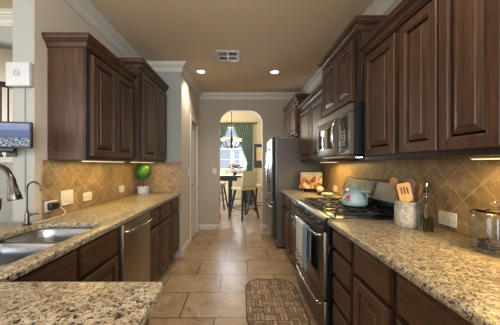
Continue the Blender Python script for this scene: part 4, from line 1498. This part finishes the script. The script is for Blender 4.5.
# candle globe
x, y = 1.015, 3.08
t = thing('candle_holder', 'small cream globe candle on a dark base beside the candy dish', 'candle', (x, y, CT))
obj('base', lathe([(0, 0.0006), (0.034, 0.0006), (0.034, 0.006), (0.018, 0.014), (0.016, 0.030), (0.030, 0.040), (0, 0.040)], (x, y, CT), n=20), M['bronze'], t)
obj('globe', lathe([(0, 0.0402), (0.028, 0.042), (0.043, 0.060), (0.044, 0.078), (0.034, 0.098), (0.020, 0.106), (0, 0.106)], (x, y, CT), n=24), flat('cream_wax', srgb(216, 196, 158), 0.4, noise_amt=0.06), t)
# candy dish
x, y = 1.03, 2.86
t = thing('candy_dish', 'low clear glass candy dish with a pointed lid, on the counter past the range', 'dish', (x, y, CT))
obj('bowl', lathe([(0, 0.0006), (0.040, 0.0006), (0.042, 0.006), (0.030, 0.012), (0.060, 0.022), (0.088, 0.045), (0.092, 0.058), (0.087, 0.058), (0.080, 0.044), (0.055, 0.026), (0, 0.020)], (x, y, CT), n=36), M['pane'], t)
ld = obj('lid', lathe([(0, 0.082), (0.040, 0.076), (0.084, 0.062), (0.084, 0.0585), (0.091, 0.0585), (0.090, 0.065), (0.045, 0.081), (0.012, 0.089), (0.008, 0.096), (0.014, 0.104), (0.008, 0.114), (0, 0.116)], (x, y, CT), n=36), M['pane'], t)
rnd = random.Random(5)
cand = flat('white_wrapped_candy', srgb(228, 220, 200), 0.35, noise_amt=0.1)
for k in range(12):
    a = 2 * PI * k / 8 + 0.2 if k < 8 else 2 * PI * k / 4
    rr = 0.052 if k < 8 else 0.020
    p = (x + rr * math.cos(a), y + rr * math.sin(a), CT + (0.042 if k < 8 else 0.040))
    o = obj('candy', lathe([(0, -0.008), (0.011, -0.006), (0.0155, 0), (0.011, 0.006), (0, 0.008)], p, n=12), cand, origin=p)
    tag(o, 'small white candy inside the glass dish', 'candy', 'candies in the glass dish')


# ================================================================== TOWELS
def towel(name, label, y0, y1, zb, mat, x_front, seed):
    """Cloth folded over the oven handle: front and back falls with soft ripples."""
    hx, hz = 0.522, 0.795
    rr = 0.0165
    path = []
    for k in range(13):
        path.append((hx - rr, hz - (hz - zb) * (1 - k / 12)))
    for k in range(1, 8):
        a = PI - PI * k / 8
        path.append((hx + rr * math.cos(a), hz + rr * math.sin(a)))
    for k in range(9):
        path.append((hx + rr, hz - 0.26 * k / 8))
    bm = bmesh.new()
    n = 18
    rows = []
    for i, (px_, pz_) in enumerate(path):
        row = []
        drop = max(0, (hz - pz_) / 0.35)
        for k in range(n + 1):
            q = k / n
            yy = y0 + (y1 - y0) * q
            sh = 0.5875 - 0.052 * (0.72 + 0.28 * math.sin(PI * (yy - 1.788) / 0.61)) - hx
            rip = 0.006 * min(1, drop) * math.sin(q * PI * 5 + seed)
            sgn = -1 if px_ < hx else 0.3
            row.append(bm.verts.new((px_ + sh + rip * sgn * 0.7 - (0.004 * drop if px_ < hx else 0), yy + 0.004 * math.sin(pz_ * 30 + seed), pz_)))
        rows.append(row)
    for a, b in zip(rows[:-1], rows[1:]):
        for k in range(n):
            bm.faces.new((a[k], a[k + 1], b[k + 1], b[k]))
    o = obj(name, bm, mat, origin=(hx, (y0 + y1) / 2, hz))
    md = o.modifiers.new('thickness', 'SOLIDIFY')
    md.thickness = 0.004
    md.offset = 0
    return tag(o, label, 'towel')


tm = NT('striped_towel_cloth')
v = tm.coords()
s = tm.n('ShaderNodeSeparateXYZ')
tm.link(v, s.inputs[0])
zc = tm.math('MULTIPLY', s.outputs[2], -2.5)
cs = srgb(196, 196, 190)
st = tm.ramp(zc, [(0, cs), (0.66, srgb(120, 60, 56)), (0.69, cs), (0.73, srgb(66, 96, 130)), (0.76, cs), (0.81, srgb(148, 104, 60)), (0.84, cs), (0.89, srgb(66, 96, 130)), (0.93, cs)], 'CONSTANT')
nz = tm.noise(v, 120, 2)
tm.set(Base_Color=st, Roughness=0.9)
tm.bump(nz.outputs['Fac'], 0.3, 0.002)
towel('dish_towel', 'white dish towel with coloured stripes along its hem on the oven handle', 2.03, 2.27, 0.42, tm.m, 0, 0.4)
towel('dish_towel', 'narrow blue dish towel beside the striped one on the oven handle', 1.92, 2.015, 0.44, flat('blue_towel_cloth', srgb(116, 138, 150), 0.9, noise_amt=0.15, scale=120, bump=0.3), 0, 1.9)

# ================================================================== RUG
bm = plate([rrect(0.05, 0.575, 1.86, 2.72, 0.17, 10)], 0.010, 0.003)
bmesh.ops.transform(bm, matrix=Matrix.Translation((0, 0, 0.0006)), verts=bm.verts)
rug = obj('kitchen_mat', bm, M['rug'])
tag(rug, 'brown basket-weave mat with rounded corners on the floor before the range', 'mat')
bm = plate([rrect(0.045, 0.580, 1.855, 2.725, 0.175, 10), rrect(0.056, 0.569, 1.866, 2.714, 0.165, 10)], 0.0118, 0.002)
bmesh.ops.transform(bm, matrix=Matrix.Translation((0, 0, 0.0005)), verts=bm.verts)
obj('binding', bm, M['rug_edge'], rug)

# ================================================================== DINING ROOM
blk = flat('black_stained_wood', srgb(28, 26, 27), 0.55)
t = thing('dining_table', 'bar height black dining table seen through the archway', 'table', (-0.65, 6.45, 0))
obj('tabletop', box(-1.35, 0.06, 5.95, 6.95, 0.985, 1.03, bevel=0.006), blk, t)
bm = box(-1.18, -0.10, 5.975, 6.005, 0.90, 0.9845)
add_box(bm, -1.18, -0.10, 6.84, 6.87, 0.90, 0.9845)
add_box(bm, -1.19, -1.16, 6.005, 6.84, 0.90, 0.9845)
add_box(bm, -0.13, -0.10, 6.005, 6.84, 0.90, 0.9845)
obj('apron', bm, blk, t)
for x in (-0.285, -1.12):
    for y in (6.06, 6.84):
        obj('leg', box(x - 0.036, x + 0.036, y - 0.036, y + 0.036, 0.0, 0.8995, bevel=0.004), blk, t)

cush = flat('tan_upholstery', srgb(192, 178, 142), 0.8, noise_amt=0.06, bump=0.2, scale=80)
SB = Vector((0.0, 6.0, 0))
st = thing('bar_stool', 'tan upholstered bar stool with black splayed legs, nearest in the archway', 'bar stool', SB, 'bar stools at the dining table')


def P(x, y, z):
    return (SB.x + x, SB.y + y, z)


bm = plate([rrect(-0.23, 0.23, -0.20, 0.23, 0.05, 6)], 0.07, 0.02)
bmesh.ops.transform(bm, matrix=Matrix.Translation((SB.x, SB.y, 0.70)), verts=bm.verts)
obj('seat', bm, cush, st)
bm = bmesh.new()
loops = []
for z, th_, y in ((0.775, 0.035, -0.19), (0.80, 0.05, -0.195), (0.95, 0.055, -0.215), (1.10, 0.05, -0.24), (1.15, 0.03, -0.25)):
    loops.append([P(px_, y + py_ * 1.0, z) for px_, py_ in rrect(-0.23, 0.23, -th_ / 2, th_ / 2, th_ * 0.45, 4)])
loft(bm, loops)
bk = obj('backrest', bm, cush, st)
obj('back_post', tube([P(-0.15, -0.17, 0.69), P(-0.15, -0.195, 0.80)], 0.012, n=8), blk, st)
obj('back_post', tube([P(0.15, -0.17, 0.69), P(0.15, -0.195, 0.80)], 0.012, n=8), blk, st)
L = {}
for sx in (-1, 1):
    for sy in (-1, 1):
        a, b = P(sx * 0.15, sy * 0.15, 0.698), P(sx * 0.255, sy * 0.255, 0.0)
        obj('leg', tube([a, b], [0.032, 0.023], n=8), blk, st)
for z, k in ((0.25, 0.216), (0.45, 0.186)):
    for (x0, y0, x1, y1) in ((-k, -k, k, -k), (k, -k, k, k), (k, k, -k, k), (-k, k, -k, -k)):
        if z > 0.4 and x0 == x1:
            continue
        obj('stretcher', tube([P(x0, y0, z), P(x1, y1, z)], 0.010, n=8), blk, st)
st.location = (0.07, 5.86, 0)
st.rotation_euler = (0, 0, math.radians(38))
dup(st, (0.50, 6.45, 0), math.radians(62), 'tan upholstered bar stool half hidden behind the nearest one, by the arch jamb')
dup(st, (-0.80, 5.64, 0), math.radians(-8), 'bar stool mostly hidden by the left side of the archway')
dup(st, (-0.70, 7.22, 0), math.radians(172), 'bar stool on the window side of the dining table')

# flowers
x, y, z = -0.17, 6.40, 1.0306
t = thing('flower_arrangement', 'orange and red flowers with green leaves in a low vase on the dining table', 'flowers', (x, y, z))
obj('vase', lathe([(0, 0), (0.05, 0), (0.065, 0.03), (0.06, 0.07), (0.048, 0.085), (0.042, 0.085), (0.05, 0.06), (0, 0.05)], (x, y, z), n=20), flat('brown_vase_glaze', srgb(96, 80, 60), 0.3), t)
rnd = random.Random(8)
bm = bmesh.new()
for k in range(170):
    a, el = rnd.uniform(0, 2 * PI), rnd.uniform(-0.4, 1.1)
    d_ = Vector((math.cos(a) * math.cos(el), math.sin(a) * math.cos(el), math.sin(el)))
    p = Vector((x, y, z + 0.12)) + d_ * rnd.uniform(0.08, 0.17)
    s1 = d_.cross(Vector((0, 0, 1))).normalized() * rnd.uniform(0.012, 0.02)
    e = p + d_ * rnd.uniform(0.04, 0.07)
    m = (p + e) / 2
    bm.faces.new([bm.verts.new(q) for q in (p, m + s1, e, m - s1)])
obj('leaves', bm, flat('bouquet_leaf', srgb(70, 92, 44), 0.6, noise_amt=0.3), t, smooth=False, recalc=False)
cols = [flat('orange_petal', srgb(214, 112, 52), 0.6), flat('red_petal', srgb(188, 58, 48), 0.6), flat('yellow_petal', srgb(214, 160, 70), 0.6)]
for k in range(14):
    a, el = 2 * PI * k / 7 + (0.4 if k > 6 else 0), (0.35 if k < 7 else 0.95)
    d_ = Vector((math.cos(a) * math.cos(el), math.sin(a) * math.cos(el), math.sin(el)))
    p = Vector((x, y, z + 0.14)) + Vector((d_.x * 0.19, d_.y * 0.19, d_.z * 0.14))
    bm = bmesh.new()
    for j in range(9):
        b = 2 * PI * j / 9
        o_ = Vector((math.cos(b), math.sin(b), 0.25)) * 0.03
        add_lathe(bm, [(0, -0.014), (0.021, -0.006), (0.024, 0.006), (0, 0.018)], p + o_, n=6)
    add_lathe(bm, [(0, -0.008), (0.016, 0.0), (0, 0.018)], p, n=8)
    obj('blossom', bm, cols[k % 3], t)

# chandelier
x, y = -0.25, 6.3
t = thing('chandelier', 'dark metal chandelier with lit cream cup shades hanging in the dining room', 'chandelier', (x, y, 3.05))
obj('canopy', lathe([(0, 0), (0.065, 0), (0.06, -0.015), (0.02, -0.035), (0, -0.036)], (x, y, 3.0495), n=20), M['bronze'], t)
obj('chain', tube([(x, y, 3.016), (x, y, 2.16)], 0.008, n=8), M['bronze'], t)
obj('hub', lathe([(0, 0.46), (0.014, 0.45), (0.020, 0.40), (0.014, 0.34), (0.032, 0.27), (0.042, 0.20), (0.020, 0.12), (0.036, 0.06), (0.026, 0.02), (0.0, -0.02)], (x, y, 1.73), n=16), M['bronze'], t)
shade = NT('lit_cream_glass')
nz = shade.noise(shade.coords(), 20, 3)
shade.set(Base_Color=shade.ramp(nz.outputs['Fac'], [(0.3, srgb(236, 214, 172)), (0.7, srgb(244, 228, 192))]), Roughness=0.4)
shade.b.inputs['Emission Color'].default_value = (1.0, 0.72, 0.40, 1)
shade.b.inputs['Emission Strength'].default_value = 0.55
for k in range(5):
    a = 2 * PI * k / 5 + 0.31
    c_, s_ = math.cos(a), math.sin(a)
    f = lambda r, h: (x + r * c_, y + r * s_, 1.73 + h)
    am = obj('arm', tube([f(0.015, 0.05), f(0.07, 0.03), f(0.15, 0.03), f(0.22, 0.08), f(0.245, 0.15), f(0.245, 0.19)], 0.012, n=8), M['bronze'], t)
    obj('lamp_shade', lathe([(0, 0.19), (0.026, 0.192), (0.045, 0.222), (0.053, 0.265), (0.057, 0.273), (0.053, 0.273), (0.041, 0.225), (0.022, 0.198), (0, 0.196)], f(0.245, 0)[:2] + (1.73,), n=20), shade.m, am)
pl = bpy.data.lights.new('chandelier_glow', 'POINT')
pl.energy = 20
pl.color = (1.0, 0.78, 0.50)
pl.shadow_soft_size = 0.15
po = bpy.data.objects.new('chandelier_glow', pl)
COL.objects.link(po)
po.parent = t
po.location = (0, 0, -0.88)

# curtains and rod
t = thing('curtain_rod', 'dark curtain rod with knob ends above the dining room window', 'curtain rod', (-0.33, DY - 0.06, 2.66))
obj('pole', tube([(-1.25, DY - 0.07, 2.66), (0.50, DY - 0.07, 2.66)], 0.012, n=10), M['bronze'], t)
for xx in (-1.25, 0.50):
    obj('finial', lathe([(0, -0.03), (0.02, -0.02), (0.028, 0), (0.02, 0.02), (0, 0.03)], (xx, DY - 0.07, 2.66), axis='X', n=14), M['bronze'], t)
for xx in (-1.17, 0.43):
    obj('bracket', tube([(xx, DY - 0.0005, 2.64), (xx, DY - 0.07, 2.645)], 0.007, n=8), M['bronze'], t)
gm = NT('green_curtain_cloth')
v = gm.coords((90, 90, 6))
nz = gm.noise(v, 1.0, 3)
gm.set(Base_Color=gm.ramp(nz.outputs['Fac'], [(0.3, srgb(70, 88, 70)), (0.7, srgb(92, 112, 90))]), Roughness=0.7)
gm.b.inputs['Sheen Weight'].default_value = 0.2


def curtain(sgn, label):
    t = thing('curtain', label, 'curtain', (-0.33 + sgn * 0.4, DY - 0.07, 2.645), 'dining room curtains')
    bm = bmesh.new()
    n, m = 90, 40
    rows = []
    for j in range(m + 1):
        z = 2.645 - 2.60 * j / m
        if z > 1.38:
            q = (2.645 - z) / (2.645 - 1.38)
            inn = 0.005 + 0.53 * (q ** 0.92)
            outr = 0.72 - 0.02 * q
        else:
            q = (1.38 - z) / 1.34
            inn = 0.535 - 0.10 * math.sin(min(1, q * 1.6) * PI / 2)
            outr = 0.70 + 0.01 * q
        row = []
        for k in range(n + 1):
            u = k / n
            tight = (outr - inn) / 0.8
            dep = 0.022 + 0.010 * (1 - tight)
            row.append(bm.verts.new((-0.33 + sgn * (inn + (outr - inn) * u), DY - 0.07 + dep * math.sin(u * 2 * PI * 9 + 0.6 * math.sin(z * 3)), z)))
        rows.append(row)
    for a, b in zip(rows[:-1], rows[1:]):
        for k in range(n):
            bm.faces.new((a[k], a[k + 1], b[k + 1], b[k]))
    o = obj('drape', bm, gm.m, t)
    md = o.modifiers.new('thickness', 'SOLIDIFY')
    md.thickness = 0.003
    cx_ = -0.33 + sgn * 0.618
    pts = [(cx_ + 0.105 * math.cos(a), DY - 0.066 + 0.048 * math.sin(a), 1.385 + 0.012 * math.sin(a)) for a in [2 * PI * k / 20 for k in range(20)]]
    obj('tieback', tube(pts, 0.012, n=8, closed=True), gm.m, t)
    return t


curtain(1, 'green curtain tied back at the right side of the dining room window')
curtain(-1, 'green curtain at the left of the dining room window, partly behind the arch')

# framed art on the dining wall
t = thing('wall_picture', 'dark framed pale picture on the dining room wall right of the green curtain', 'picture', (0.74, DY, 1.6))
bm = plate([[(0.43, 1.20), (1.05, 1.20), (1.05, 1.98), (0.43, 1.98)], [(0.50, 1.44), (0.98, 1.44), (0.98, 1.88), (0.50, 1.88)]], 0.03, 0.004)
bmesh.ops.transform(bm, matrix=Matrix.Translation((0, DY - 0.0006, 0)) @ Matrix.Rotation(PI / 2, 4, 'X'), verts=bm.verts)
obj('frame', bm, flat('dark_picture_frame', srgb(52, 44, 40), 0.4), t)
obj('print', box(0.495, 0.985, DY - 0.012, DY - 0.001, 1.435, 1.885), flat('pale_print', srgb(206, 186, 140), 0.5, noise_amt=0.15, scale=8), t)
